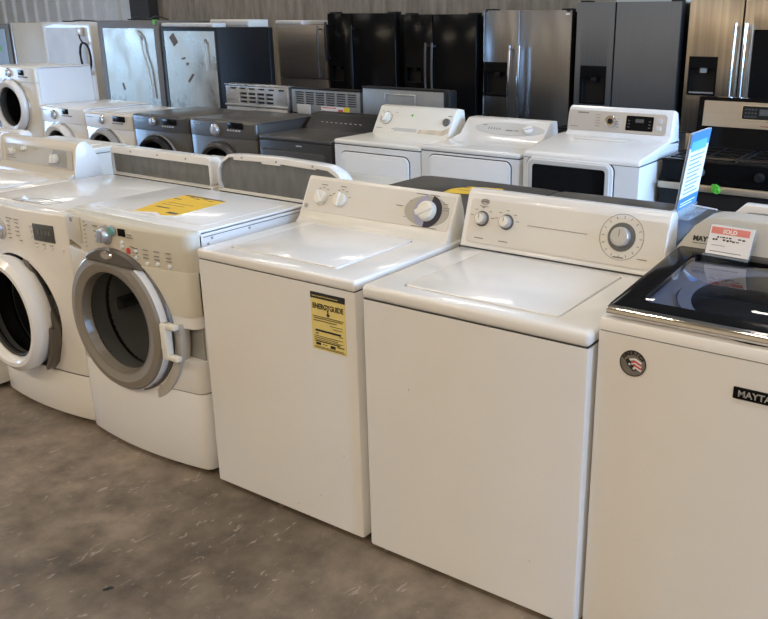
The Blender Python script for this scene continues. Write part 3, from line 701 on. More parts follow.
def fl_generic(name, label, group, x0, y0, w, h, d, body, fascia, ringm, zc, r, kx, disp, kr=.034, rot=0., base=0., capm=None, kmat=None, knob_z=-.055, facez=.115, glass=True, beige_front=None, sidebadge=None, cat='washing machine', simple=False, dispz=-.05, ring_w=.05, cx=0.):
    """front-load washer or dryer in the back rows. base > 0 adds a drawer pedestal"""
    loc = (x0 + w / 2, y0, 0) if rot == 0 else (x0 + w / 2, y0, 0)
    t = thing(name, label, cat, loc, rot, group)
    bow = .018; z0 = base + .02
    hole = lambda: ydisc((cx, zc), r * .82, -.3, .3, 40)
    ft = beige_front or body
    part('cabinet', carve(MB().box(-w / 2, w / 2, .05, d, z0, h - .008, .008, edges=lambda e: abs(e.verts[0].co.z - e.verts[1].co.z) > .1), hole()), body, t)
    part('front_panel', carve(MB().prism(plan(w, 0, .052, bow), 'z', z0, h - facez - .002, .004), hole()), ft, t)
    part('control_panel', MB().prism(plan(w, -.004, .058, bow), 'z', h - facez, h - .003, .012, 3, rim=h - .003), fascia, t)
    part('top_panel', MB().prism(rrect(-w / 2, w / 2, .048, d, .012), 'z', h - .012, h, .004, rim=h), capm or body, t)
    m = MB().lathe([(r * .8, .03), (r * .79, .24), (0, .26)], (cx, 0, zc), 40)
    part('drum', m, DRUM, t)
    if base:
        pd = part('pedestal', MB().box(-w / 2, w / 2, .01, d, .02, base + .014, .006), body, t)
        part('pedestal_drawer', MB().box(-w / 2 + .01, w / 2 - .01, -.006, .012, .05, base - .01, .005), ft, pd)
    door = part('door', MB().lathe([(r, .0), (r * 1.02, -.03), (r * .97, -.055), (r * .90, -.065), (r - ring_w, -.05), (r - ring_w - .006, .0)], (cx, 0, zc), 56, closed=True), ringm, t)
    g = r - ring_w
    part('door_glass', MB().lathe([(g, -.042), (g * .94, -.01), (g * .7, .03), (0, .05)], (cx, 0, zc), 48), GLASS_D, door)
    part('door_hoop', MB().lathe([(r * 1.03, -.01), (r * 1.075, -.014), (r * 1.075, .02), (r * 1.03, .02)], (cx, 0, zc), 56, closed=True), CHROME if ringm is not BLACKM else GREYPL, door)
    T = Matrix.Translation((kx, -.002, h + knob_z))
    k = part('cycle_knob', MB().lathe([(0, -.026), (kr * .7, -.026), (kr * .8, -.02), (kr * .86, 0), (0, 0)], (0, 0, 0), 28, mat=T).box(-kr * .16, kr * .16, -.034, -.02, -kr * .6, kr * .6, .002, mat=T), kmat or SILVER, t)
    part('knob_ring', MB().lathe([(kr * .86, -.008), (kr, -.006), (kr, .004), (kr * .86, .004)], (0, 0, 0), 28, closed=True, mat=T), CHROME, k)
    if disp:
        part('display', MB().box(disp[0], disp[1], -.006, .006, h + dispz - .022, h + dispz + .022, .003), BLACK, t)
        m = MB()
        for i in range(5): m.box(disp[0] - .01 + i * .028, disp[0] + .006 + i * .028, -.0058, .004, h + dispz - .040, h + dispz - .030)
        for i in range(3): m.box(-w / 2 + .05 + .03 * i, -w / 2 + .07 + .03 * i, -.002, .012, h - .035, h - .031)
        part('panel_print', m, LTGREY if body in (GRAPH, GRAPHD, DARKTOP) else PRINT, t)
    feet(t, w, d) if not simple else None
    return t

# ------------------------------------------------------------------ dryers of the third row
def dryer(label, x0, y0, w, d, h, body, front, consm, cons, door, doorm, kind, inset=(.004, .004), deck=None, group='dryers and washers in the second aisle row'):
    t = thing('clothes_dryer', label, 'clothes dryer', (x0 + w / 2, y0, 0), 0, group)
    part('cabinet', MB().box(-w / 2, w / 2, 0, d, .02, h - .035, .010, edges=lambda e: abs(e.verts[0].co.z - e.verts[1].co.z) > .1), front, t)
    part('top_seam', MB().box(-w / 2 + .004, w / 2 - .004, .004, d - .004, h - .036, h - .030), SEAM, t)
    part('top_deck', MB().prism(deck, 'x', -w / 2, w / 2, .016, 3) if deck else MB().box(-w / 2, w / 2, -.004, d, h - .031, h, .012, 3), body, t)
    part('console', MB().prism(cons, 'x', -w / 2 + inset[0], w / 2 - inset[1], .012 if kind != 'sloped' else .008, 3), consm, t)
    x0d, x1d, z0d, z1d, rr = door
    do = part('door', plate(x0d, x1d, z0d, z1d, rr, -.016, .002, .005), doorm, t)
    part('door_gap', plate(x0d - .006, x1d + .006, z0d - .006, z1d + .006, rr + .004, -.0015, .003), SEAM, t)
    feet(t, w, d)
    return t, do

def back_washer(label, x0, yb, w, h, kind):
    """second row, turned away: console backs towards the camera. yb = world y of the back"""
    d = .67
    t = thing('washing_machine', label, 'washing machine', (x0 + w / 2, yb + d, 0), PI, 'machines facing away behind the front row')
    tl_body(t, w, d, .914, (-.25, .25, .08, .47), CREAM if kind != 'white' else WHITE2)
    feet(t, w, d)
    W2 = w / 2
    if kind == 'flat':
        out = rrect(-W2, W2, .905, h, .028); inn = rrect(-W2 + .012, W2 - .012, .915, h - .036, .008)
    elif kind == 'arch':
        out = [(-W2 + .015, .905), (W2 - .015, .905), (W2, .94), (W2 - .004, 1.0), (W2 - .03, 1.045), (W2 - .08, 1.075), (W2 - .16, h - .006), (0, h), (-W2 + .16, h - .006), (-W2 + .08, 1.075), (-W2 + .03, 1.045), (-W2 + .004, 1.0), (-W2, .94)]
        inn = [(-W2 + .03, .91), (W2 - .03, .91), (W2 - .014, .95), (W2 - .018, 1.0), (W2 - .042, 1.035), (W2 - .09, 1.062), (W2 - .12, 1.066), (W2 - .12, h - .032), (.09, h - .026), (.09, h - .034), (-.02, h - .034), (-.02, h - .026), (-W2 + .16, h - .032), (-W2 + .16, 1.060), (-W2 + .09, 1.056), (-W2 + .042, 1.032), (-W2 + .018, 1.0), (-W2 + .014, .95)]
    else:
        out = [(-W2, .905), (W2, .905), (W2, 1.02), (W2 - .02, 1.075), (W2 - .07, h), (-W2 + .07, h), (-W2 + .02, 1.075), (-W2, 1.02)]
        inn = [(-W2 + .03, .96), (W2 - .03, .96), (W2 - .03, 1.02), (W2 - .05, 1.06), (W2 - .085, h - .022), (-W2 + .085, h - .022), (-W2 + .05, 1.06), (-W2 + .03, 1.02)]
    shell = carve(MB().prism(out, 'y', .575, d, .006, 2), MB().prism(inn, 'y', d - .014, d + .05))
    shell.move(lambda c: (c.x, c.y + max(0, c.z - .93) * .25 * (1 if c.y < .62 else 0), c.z))
    sh = part('console', shell, WHITE2 if kind == 'white' else WHITE, t, 30)
    pi = [(p[0] * .995, p[1]) for p in inn]
    part('back_plate', MB().prism(pi, 'y', d - .016, d - .012), GALVD if kind != 'white' else WHITE2, t)
    m = MB()
    for u in (-W2 * .55, 0, W2 * .55): m.cyl((u, d - .004, h - .018), (u, d + .002, h - .018), .005, seg=10)
    part('screw', m, GREYPL, t)
    part('back_seam', MB().box(-W2 + .01, W2 - .01, d - .01, d + .001, .898, .903), SEAM, t)
    # face controls on the far side
    Sx = .575 + .04
    for u in (-.22, -.12, .2): part('knob', MB().cyl((u, Sx - .035, 1.0), (u, Sx + .01, 1.0), .024), KNOBW, t)
    return t

# ------------------------------------------------------------------ refrigerators
def handle(t, x, z0, z1, y=-.055, r=.011, mat=None, flat=False):
    m = MB()
    n = 10; pts = []
    for i in range(n + 1):
        s = i / n; pts.append((x, y - .012 * math.sin(PI * s), z0 + (z1 - z0) * s))
    m.tube(pts, r, 10)
    for z in (z0 + .03, z1 - .03): m.cyl((x, y, z), (x, .0, z), r * .8, seg=10)
    return part('door_handle', m, mat or CHROME, t)

def fridge(label, x0, x1, y0, h, seam, mat, sidem, disp=None, handles=None, hmat=None, curve=.012, lower=None, topcap=True, window=None, d=.74):
    w = x1 - x0; xc = (x0 + x1) / 2
    t = thing('refrigerator', label, 'refrigerator', (xc, y0, 0), 0, 'refrigerators along the back wall')
    zb = lower or .09
    part('cabinet', MB().box(-w / 2 + .008, w / 2 - .008, .085, d, .03, h - .012, .006), sidem, t)
    part('toe_grille', MB().box(-w / 2 + .02, w / 2 - .02, .04, .09, 0, .08), BLACKM, t)
    def leaf(a, b, z0, z1, nm='door'):
        ww = b - a; n = 8
        pl = [(a + .006 + (ww - .012) * i / n, curve * (2 * i / n - 1) ** 2) for i in range(n + 1)] + [(b, .02), (b, .078), (a, .078), (a, .02)]
        return MB().prism(pl, 'z', z0, z1, .004)
    s = seam - xc if seam is not None else None
    leaves = [(-w / 2, w / 2)] if s is None else [(-w / 2, s - .0014), (s + .0014, w / 2)]
    dl = []
    for i, (a, b) in enumerate(leaves):
        m = leaf(a, b, zb, h)
        if disp and i == 0:
            dx0, dx1, dz0, dz1 = disp[0] - xc, disp[1] - xc, disp[2], disp[3]
            m = carve(m, MB().box(dx0, dx1, -.1, .062, dz0, dz1))
        if window and i == 1: m = carve(m, MB().box(window[0] - xc, w / 2 - .06, -.1, .02, window[1], window[2], .004))
        dl.append(part('door', m, mat, t))
    if disp:
        dz = disp[3] - disp[2]
        a = part('dispenser', MB().box(dx0 - .004, dx1 + .004, .056, .066, dz0 - .004, dz1 + .004), BLACKM, dl[0])
        m = carve(MB().box(dx0 - .004, dx1 + .004, -.004, .02, dz0 - .004, dz1 + .004), MB().box(dx0 + .008, dx1 - .008, -.1, .1, dz0 + .012, dz1 - dz * .28))
        part('dispenser_frame', m, BLACK, dl[0])
        part('dispenser_nozzle', MB().box((dx0 + dx1) / 2 - .025, (dx0 + dx1) / 2 + .025, .01, .05, dz1 - dz * .42, dz1 - dz * .28, .004), GREYPL if mat is WSTEEL else BLACKM, dl[0])
        part('dispenser_tray', MB().box(dx0 + .01, dx1 - .01, .0, .058, dz0 + .012, dz0 + .02), GREYPL if mat is WSTEEL else BLACKM, dl[0])
    if window: part('door_window', MB().box(window[0] - xc + .002, w / 2 - .062, .012, .019, window[1] + .002, window[2] - .002), BLACK, dl[1])
    for i, hd in enumerate(handles or []): handle(dl[min(hd[3] if len(hd) > 3 else i, len(dl) - 1)], hd[0] - xc, hd[1], hd[2], mat=hmat)
    if lower:
        part('freezer_drawer', leaf(-w / 2, w / 2, .09, lower - .006), mat, t)
    if topcap:
        for u in (-w / 2 + .06, w / 2 - .06): part('hinge_cover', MB().box(u - .04, u + .04, .02, .14, h - .014, h + .014, .006), BLACKM, t)
    return t, dl

# ------------------------------------------------------------------ build everything
build_room()
washer_plain(-1.535, 'white top-load washer with tall cream console left of the ring-door front loader', 'a')
washer_plain(-2.252, 'white top-load washer cut off by the left edge of the picture', 'b')
fl_white(); fl_beige(); washer_ge(); washer_roper(); washer_glass()

# second row: turned away
back_washer('washer turned away at the left picture edge, only its pale console top showing', -3.12, .79, .74, 1.062, 'flat')
back_washer('washer turned away with flat dark grey console back and white rim', -1.58, .79, .75, 1.048, 'flat')
back_washer('washer turned away with arched dark grey console back', -.79, .79, .775, 1.086, 'arch')
back_washer('white washer turned away behind the glass-lid washer, pale console corner showing', 1.545, .74, .69, 1.126, 'white')
G2 = 'charcoal machines facing away behind the front row'
for i, (xx, lb) in enumerate(((.008, 'charcoal front-load machine turned away with yellow paper on its flat top'), (.705, 'charcoal front-load machine turned away with blue sign holder on its flat top'))):
    fl_generic('washing_machine', lb, G2, xx, 1.372, .69, .97, .71, GRAPHD, GRAPHD, GREYPL, .5, .22, -.05, (.06, .2), rot=PI, capm=DARKTOP)

# third row, facing the camera, left to right
G3 = 'dryers and washers in the second aisle row'
Y3 = 2.35
fl_generic('washing_machine', 'tall white front-load machine raised on a pedestal at far left of second aisle', G3, -5.45, Y3, .66, 1.268, .56, WHITE2, CREAM, WHITE, .925, .225, -.03, (.115, .19), base=.32, kr=.04, beige_front=CREAM, facez=.13, ring_w=.055, cx=-.02)
fl_generic('washing_machine', 'small white front-load washer right of the raised pedestal machine', G3, -4.785, Y3, .628, .955, .67, WHITE2, WHITE2, WHITE, .61, .205, -.085, (.04, .12), kr=.04, facez=.13, knob_z=-.066, dispz=-.034, ring_w=.05, cx=-.02)
fl_generic('washing_machine', 'silver-white front-load washer with black display between white and graphite machines', G3, -4.157, Y3, .622, .934, .66, WHITE, ALMOND, GREYPL, .605, .205, -.05, (.09, .235), kr=.036, knob_z=-.048, dispz=-.032, beige_front=WHITE, ring_w=.035, cx=-.02)
fl_generic('washing_machine', 'graphite front-load washer with dark door right of the silver-white washer', G3, -3.527, Y3, .658, .958, .66, GRAPH, GRAPHD, BLACKM, .59, .215, -.055, (.055, .205), kr=.034, capm=GRAPH, knob_z=-.045, dispz=-.04, ring_w=.04, cx=-.03)
fl_generic('washing_machine', 'graphite front-load washer with chrome-edged door beside the dark dryer', G3, -2.857, Y3, .69, .963, .66, GRAPH, GRAPH, GRAPHD, .59, .22, -.048, (.085, .232), kr=.046, capm=GRAPH, knob_z=-.066, dispz=-.025, ring_w=.04)

# dark dryer
w = .662
t, do = dryer('dark grey clothes dryer with slanted rear console left of the cream dryer', -2.125, Y3, w, .68, .895, GRAPHD, GRAPHD, BLACKM,
    [(.42, .89), (.46, .90), (.56, .99), (.58, 1.0), (.67, 1.0), (.67, .89)], (-.309, .287, .2, .802, .03), GRAPHD, 'sloped')
S = slope((.46, .90), (.56, .99))
part('panel_print', dashes(MB(), [(-.2 + .045 * k, .06, .02, .004) for k in range(9)], S, -.001), LTGREY, t)
part('badge', MB().box(.02, .07, -.004, .001, .838, .845), LTGREY, t)

# cream-white dryer with console
w = .694
t, do = dryer('cream-white dryer with black-ringed dial and rust-stained console', -1.434, Y3, w, .66, .918, CREAM, WHITE, CREAM,
    [(.395, .912), (.405, .932), (.492, 1.068), (.505, 1.088), (.54, 1.096), (.60, 1.085), (.63, .91)], (-.288, .262, .22, .842, .045), WHITE, 'box', (.0, .06))
S = slope((.405, .932), (.492, 1.068))
k = knob(t, -.262, .098, .034, S, KNOBW, ang=15, h=.020, skirt=(.047, BLACKM))
part('button', MB().lathe([(0, -.012), (.024, -.012), (.028, 0), (0, 0)], (0, 0, 0), 20, mat=S @ Matrix.Translation((.235, 0, .095))), DKGREY, t)
part('green_mark', MB().box(-.06, -.045, -.002, .001, .120, .136, mat=S), GREEN, t)
part('rust_stain', MB().prism([(.03, .0), (.24, .0), (.275, .02), (.27, .06), (.22, .035), (.04, .028)], 'y', -.0008, .001, mat=S), pmat('rust_stain', (.64, .55, .43), .6, var=.15, scale=20), t)
part('panel_print', dashes(MB(), [(-.32, .02, .05, .003), (-.315, .145, .02, .003), (-.20, .142, .02, .003), (.235, .138, .03, .005), (-.19, .02, .04, .003)], S, -.001), PRINT, t)
part('door_embossing', MB().prism(rrect(-.262, .236, .25, .818, .04) , 'y', -.0175, -.010, .003), WHITE, do)

part('kick_strip', MB().box(-.17, .02, -.0015, .001, .006, .030, mat=S), LTGREY, t)
# white dryer with low sloping console
w = .688
t, do = dryer('white dryer with grey oval on a low sloping console', -.737, Y3, w, .68, .932, WHITE, WHITE2, WHITE,
    [(.27, .928), (.44, .955), (.53, 1.040), (.55, 1.050), (.64, 1.050), (.67, .925)], (-.28, .29, .22, .880, .04), WHITE2, 'sloped', (.0, .085))
S = slope((.44, .955), (.53, 1.040))
part('oval_panel', MB().lathe([(0, -.003), (1, -.003), (1, .001), (0, .001)], (0, 0, 0), 40, sx=.25, sz=.050, mat=S @ Matrix.Translation((.0, 0, .062))), LTGREY, t)
knob(t, .14, .06, .030, S, WHITE, ang=70, h=.022, skirt=(.036, LAV))
part('panel_print', dashes(MB(), [(-.15 + .02 * k, .05, .006, .016) for k in range(5)] + [(-.02, .045, .05, .008), (.04, .048, .03, .006), (-.20, .08, .03, .004)], S, -.0042), PRINT, t)
part('side_vent_print', MB().box(-.25, -.18, .2, .21, .9315, .9326), LTGREY, t)

# dryer with window door
w = .697
t, do = dryer('white dryer with black window door and large silver console, tallest of its row', -.028, Y3, w, .60, .955, WHITE2, WHITE2, WHITE2,
    [(.38, .985), (.44, 1.012), (.462, 1.03), (.482, 1.14), (.492, 1.160), (.512, 1.170), (.55, 1.158), (.58, 1.08), (.597, .97)], (-.318, .205, .30, .928, .05), WHITE2, 'box', (.045, .0), [(-.004, .924), (-.004, .938), (.004, .950), (.02, .957), (.42, 1.006), (.60, 1.006), (.60, .924)])
S = slope((.462, 1.03), (.482, 1.14))
part('control_panel', plate(-.30, .31, .0, .118, .02, -.003, .001).xf(S), SILVER, t)
k = knob(t, -.022, .062, .034, S, CHROME, ridge=False, h=.026, skirt=(.042, GREYPL))
part('knob_face', MB().lathe([(0, -.028), (.016, -.028), (.016, -.02), (0, -.02)], (0, 0, 0), 20, mat=S @ Matrix.Translation((-.022, 0, .062))), BLACKM, k)
ds = part('display', plate(.068, .232, .018, .102, .006, -.005, .001).xf(S), BLACK, t)
part('display_print', dashes(MB(), [(.08, .035 + .018 * k, .012, .006) for k in range(3)] + [(.205, .035 + .018 * k, .012, .006) for k in range(3)] + [(.125, .065, .05, .02)], S, -.0056), LCD, ds)
for z in (.038, .08): part('button', MB().box(.25, .282, -.006, .001, z - .014, z + .014, .003, mat=S), LTGREY, t)
part('panel_print', dashes(MB(), [(-.24, .10, .07, .008), (-.28, .02, .05, .004)] + [(-.125, .03 + .016 * k, .03, .003) for k in range(5)] + [(.012, .03 + .016 * k, .015, .003) for k in range(4)], S, -.0036), PRINT, t)
part('lint_lid', MB().box(-.19, .13, .33, .365, 1.0005, 1.0025, .001).move(lambda c: (c.x, c.y, c.z + (c.y - .365) * .1225)), CREAM, t)
fr = carve(plate(-.30, .187, .36, .915, .03, -.026, -.010, .004), plate(-.277, .165, .385, .892, .02, -.1, .1))
part('door_frame', fr, LTGREY, do)
part('door_window', plate(-.281, .169, .38, .896, .02, -.020, -.012), BLACK, do)

# ranges of the fourth row, turned away
def range_back(label, x0, yb, w, ztop, kind):
    t = thing('kitchen_range', label, 'kitchen range', (x0 + w / 2, yb + .66, 0), PI, 'kitchen ranges turned away behind the dryers')
    d = .66
    part('body', MB().box(-w / 2, w / 2, 0, d - .01, .03, .905, .004), BLACKM if kind != 'plain' else GALVM, t)
    part('cooktop', MB().box(-w / 2, w / 2, -.01, d, .905, .925, .005), BLACK, t)
    back = MB().box(-w / 2, w / 2, d - .075, d, .90, ztop, .006)
    if kind == 'vents':
        cuts = []
        for r in range(4):
            for c in range(4): cuts.append((-.20 + c * .105, -.115 + c * .105, ztop - .065 - r * .034))
        cb = MB()
        for a, b, z in cuts: cb.box(a, b, d - .03, d + .02, z - .010, z + .010)
        for c in range(6): cb.box(-.33 + c * .115, -.26 + c * .115, d - .03, d + .02, ztop - .030, ztop - .016)
        back = carve(back, cb); mt = GALV
    elif kind == 'slots':
        cb = MB()
        for c in range(6):
            for r in range(6): cb.box(-.33 + c * .112, -.24 + c * .112, d - .03, d + .02, ztop - .03 - r * .018, ztop - .020 - r * .018)
        back = carve(back, cb); mt = GALVM
    else: mt = GALVM
    o = part('backguard', back, mt, t)
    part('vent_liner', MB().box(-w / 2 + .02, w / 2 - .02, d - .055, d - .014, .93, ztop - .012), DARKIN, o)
    part('back_panel', MB().box(-w / 2 + .012, w / 2 - .012, d - .008, d + .012, .05, .93 if kind == 'vents' else .87, .003), GALV if kind == 'vents' else GALVM, t)
    part('backguard_cap', MB().box(-w / 2 - .004, w / 2 + .004, d - .085, d + .006, ztop, ztop + .014, .004), GALV if kind == 'vents' else BLACKM, t)
    if kind == 'vents':
        part('back_ledge', MB().box(-w / 2, w / 2, d, d + .02, .935, .955, .003), GALV, t)
    if kind == 'slots':
        e = part('warning_label', MB().box(-.26, .04, d, d + .0012, ztop - .205, ztop - .125), PAPER, t)
        part('label_print', MB().box(-.0, .035, d, d + .002, ztop - .17, ztop - .16).box(-.12, .03, d, d + .002, ztop - .14, ztop - .133).box(-.19, -.14, d, d + .002, ztop - .175, ztop - .145), RED, e)
        part('label_corner', MB().box(-.26, -.2, d, d + .002, ztop - .205, ztop - .125), pmat('bright_yellow_print', (.85, .68, .03), .5, var=.02), e)
        part('junction_cover', MB().box(.15, .30, d, d + .012, ztop - .20, ztop - .12, .006), LTGREY, t)
    if kind == 'plain':
        part('backguard_rib', carve(MB().box(-.13, .16, d, d + .006, ztop - .13, ztop - .03, .002), MB().box(-.122, .152, d - .1, d + .1, ztop - .122, ztop - .038)), GALV, t)
        part('side_cap', MB().box(-w / 2 - .05, -w / 2, d - .11, d + .0, .92, ztop + .01, .01), BLACKM, t)
    return t
range_back('kitchen range turned away, bright metal back with slotted vents', -3.595, 3.4, .757, 1.108, 'vents')
range_back('kitchen range turned away with red and yellow warning label on its back', -2.80, 3.4, .725, 1.11, 'slots')
range_back('kitchen range turned away with plain dull grey back behind the cream dryer', -2.04, 3.4, .765, 1.147, 'plain')

def grates(t, w, y0, y1, z):
    for a in (-w / 2 + .03, .01):
        b = a + w / 2 - .04; m = MB()
        for y in (y0, y1 - .012): m.box(a, b, y, y + .012, z + .012, z + .024)
        for x in (a, b - .012): m.box(x, x + .012, y0, y1, z, z + .024)
        for f in (.25, .5, .75):
            y = y0 + (y1 - y0) * f; m.box(a, b, y, y + .01, z + .012, z + .022)
        m.box((a + b) / 2 - .005, (a + b) / 2 + .005, y0, y1, z + .012, z + .022)
        part('burner_grate', m, BLACKM, t)
        for f in (.27, .73): part('burner', MB().cyl(((a + b) / 2, y0 + (y1 - y0) * f, z - .002), ((a + b) / 2, y0 + (y1 - y0) * f, z + .012), .04), BLACKM, t)

def slide_in():
    w, d = .76, .64
    t = thing('kitchen_range', 'black slide-in range behind the window-door dryer, only its grates showing', 'kitchen range', (-.02, 4.02, 0), PI, 'kitchen ranges turned away behind the dryers')
    part('body', MB().box(-w / 2, w / 2, 0, d, .03, .91, .004), BLACKM, t)
    part('cooktop', MB().box(-w / 2, w / 2, -.01, d, .91, .93, .006), BLACK, t)
    part('oven_door', MB().box(-w / 2 + .01, w / 2 - .01, -.03, .0, .2, .76, .006), BLACK, t)
    part('oven_handle', MB().cyl((-.3, -.07, .73), (.3, -.07, .73), .011).box(-.29, -.27, -.07, -.02, .72, .74).box(.27, .29, -.07, -.02, .72, .74), STEEL, t)
    grates(t, w, .05, d - .05, .93)
slide_in()

def range_front():
    w, d = .765, .62
    t = thing('kitchen_range', 'black range with tan steel backguard and silver oven handle at right', 'kitchen range', (.698 + w / 2, 2.60, 0), 0, 'kitchen ranges facing the front')
    part('body', MB().box(-w / 2, w / 2, .03, d, .03, .925, .004), BLACKM, t)
    part('cooktop', MB().box(-w / 2 - .004, w / 2 + .004, .0, d - .06, .925, .945, .008), BLACK, t)
    part('manifold_panel', MB().prism([(-.005, .83), (.0, .93), (.04, .93), (.04, .83)], 'x', -w / 2, w / 2, .004), BLACK, t)
    for u in (-.17, .14, .28):
        part('burner_knob', MB().lathe([(0, -.04), (.018, -.04), (.022, -.012), (.026, -.010), (.026, 0), (0, 0)], (u, -.002, .885), 24), pmat('blue_reflection_knob', (.12, .14, .17), .3, metal=.3, var=.02) if u == -.17 else BLACKM, t)  # blue-grey on one black knob stands in for a bluish reflection
    do = part('oven_door', MB().box(-w / 2 + .003, w / 2 - .003, -.02, .03, .22, .815, .006), BLACKM, t)
    part('oven_window', MB().box(-.26, .26, -.023, -.015, .33, .66, .01), BLACK, do)
    part('oven_handle', MB().box(-w / 2 + .004, w / 2 - .004, -.062, -.042, .792, .828, .006).box(-.34, -.31, -.05, -.01, .80, .81).box(.31, .34, -.05, -.01, .80, .81), TANSTEEL, do)
    part('warming_drawer', MB().box(-w / 2 + .003, w / 2 - .003, -.015, .03, .05, .212, .006), BLACKM, t)
    grates(t, w, .05, d - .11, .926)
    bg = part('backguard', MB().prism([(d - .09, .94), (d - .075, 1.055), (d - .06, 1.23), (d, 1.23), (d, .94)], 'x', -w / 2, w / 2, .004), BLACK, t)
    S = slope((d - .075, 1.055), (d - .06, 1.23))
    part('control_panel', plate(-w / 2 + .035, w / 2 - .035, .01, .155, .004, -.005, .001).xf(S), TANSTEEL, bg)
    f = part('display_frame', plate(-.13, .13, .055, .14, .01, -.007, .0).xf(S), CHROME, bg)
    dd = part('display', plate(-.124, .124, .061, .134, .008, -.0085, -.003).xf(S), BLACKM, f)
    m = MB()
    for i in range(3):
        for j in range(4): m.box(-.11 + j * .018, -.098 + j * .018, -.0092, -.008, .072 + i * .02, .080 + i * .02, mat=S)
    part('display_print', m.box(-.03, .03, -.0092, -.008, .085, .12, mat=S), LCD, dd)
    part('badge', MB().box(-.015, .03, -.0065, -.004, .022, .027, mat=S), RUSTP, bg)
range_front()
g = MB().cyl((0, -.012, 0), (0, .012, 0), .022, seg=6).lathe([(.0, -.014), (.012, -.02), (.016, 0), (.012, .014), (0, .016)], (0.012, 0, -.012), 10).box(-.02, .008, -.008, .008, -.018, .022, .004)
g = to_obj('cable_clip', g, GREEN); g.location = (1.02, 2.525, .820); tag(g, 'small bright green plastic clip on the silver oven handle', 'clip')

# refrigerators along the wall
YF = 4.84
fridge('black side-by-side refrigerator with narrow freezer door, left of the other black one', -3.654, -2.80, YF, 1.712, -3.334, BLACK, BLACKTEX, (-3.62, -3.44, 1.05, 1.265), [(-3.62, 1.25, 1.63, 0), (-3.29, .9, 1.6, 1)], BLACKM)
fridge('black side-by-side refrigerator with paired centre handles beside the steel one', -2.71, -1.89, YF, 1.70, -2.369, BLACK, BLACKTEX, (-2.672, -2.487, 1.07, 1.275), [(-2.405, .95, 1.45), (-2.333, .95, 1.45)], GRAPH)
t, dl = fridge('stainless side-by-side refrigerator with two silver handles and black dispenser', -1.822, -.96, YF, 1.73, -1.466, STEEL, BLACKTEX, (-1.79, -1.55, 1.0, 1.29), [(-1.513, .82, 1.44), (-1.418, .82, 1.44)], CHROME, curve=.03)
part('badge', MB().box(.375, .41, .016, .024, 1.69, 1.705, .001), WHITE, dl[1])
fridge('dark slate refrigerator without handles, between two steel ones', -.911, -.018, YF, 1.79, -.564, BSTEEL, BLACKTEX, (-.848, -.623, .98, 1.285), None, None, curve=.002)
fridge('warm stainless french-door refrigerator with black glass panel at right', .036, .95, YF, 1.80, .456, WSTEEL, BLACKTEX, (.074, .289, 1.095, 1.38), [(.418, .95, 1.63), (.498, .95, 1.63)], CHROME, curve=.004, lower=.80, window=(.54, 1.05, 1.585))
t, dl = fridge('brownish steel refrigerator with dark bar handle left of the black refrigerators', -4.37, -3.69, YF + .02, 1.60, None, BRSTEEL, BLACKTEX, None, [(-3.745, 1.09, 1.59)], GRAPH, lower=1.07, topcap=False)

# refrigerators turned away on the left
def fridge_back(label, x0, x1, y0, h, d, bodym, framem, panelm, cord=None, marks=None, frame=.05, side=None):
    w = x1 - x0
    t = thing('refrigerator', label, 'refrigerator', ((x0 + x1) / 2, y0 + d, 0), PI, 'refrigerators turned away on the left')
    part('cabinet', MB().box(-w / 2, w / 2, .07, d - .004, .03, h, .006), bodym, t)
    fr = carve(MB().box(-w / 2, w / 2, d - .008, d, .03, h, .003), MB().box(-w / 2 + frame, w / 2 - frame, d - .1, d + .1, .3, h - frame))
    part('back_frame', fr, framem, t)
    part('back_panel', MB().box(-w / 2 + frame - .004, w / 2 - frame + .004, d - .010, d - .0025, .28, h - frame + .004), panelm, t)
    part('compressor_cover', MB().box(-w / 2 + .05, w / 2 - .05, d - .006, d + .006, .05, .28), BLACKM, t)
    part('door', MB().box(-w / 2, w / 2, 0, .066, .06, h - .004, .01), side or bodym, t)
    if cord: part('power_cord', MB().tube([(p[0], d + p[1], p[2]) for p in cord[0]], cord[2] if len(cord) > 2 else .006, 6), cord[1], t)
    if marks:
        for (x, z, l, hh, a) in marks: part('scrape_mark', MB().box(-l / 2, l / 2, -.003, .0015, -hh / 2, hh / 2, mat=Matrix.Translation((x, d, z)) @ Matrix.Rotation(a, 4, 'Y')), SCRAPE, t)
    return t
def smooth_path(pts, n=6):
    out = []
    for i in range(len(pts) - 1):
        p0, p1, p2, p3 = (Vector(pts[max(i - 1, 0)]), Vector(pts[i]), Vector(pts[i + 1]), Vector(pts[min(i + 2, len(pts) - 1)]))
        for k in range(n):
            s = k / n
            out.append(.5 * ((2 * p1) + (-p0 + p2) * s + (2 * p0 - 5 * p1 + 4 * p2 - p3) * s * s + (-p0 + 3 * p1 - 3 * p2 + p3) * s ** 3))
    out.append(Vector(pts[-1])); return out
# local x is mirrored for turned-away things
fridge_back('taupe refrigerator turned away with mirror-like back panel and pale dangling cord', -5.76, -4.80, 3.70, 1.645, .70, TAUPE, TAUPE, FOIL, (smooth_path([(-.05 - .10, .01, 1.55), (-.22, .02, 1.48), (-.24, .02, 1.35), (-.29, .02, 1.2), (-.31, .015, 1.05), (-.33, .012, .9)]), WCORD, .008), [(.16, 1.0, .02, .07, .3), (-.2, 1.48, .03, .05, .5)], frame=.075)
fridge_back('black refrigerator turned away with scratched silver back panel and black side', -4.77, -3.985, 3.70, 1.585, .72, BLACKTEX, BLACKM, FOIL, (smooth_path([(-.24, .01, 1.46), (-.235, .015, 1.33), (-.24, .015, 1.2)]), WCORD, .005), [(.02, 1.12, .10, .02, .8), (.22, 1.47, .07, .10, .6), (-.23, 1.46, .03, .04, 0), (.05, 1.25, .03, .02, .4), (.1, 1.3, .05, .015, .2)], frame=.035, side=BLACKM)
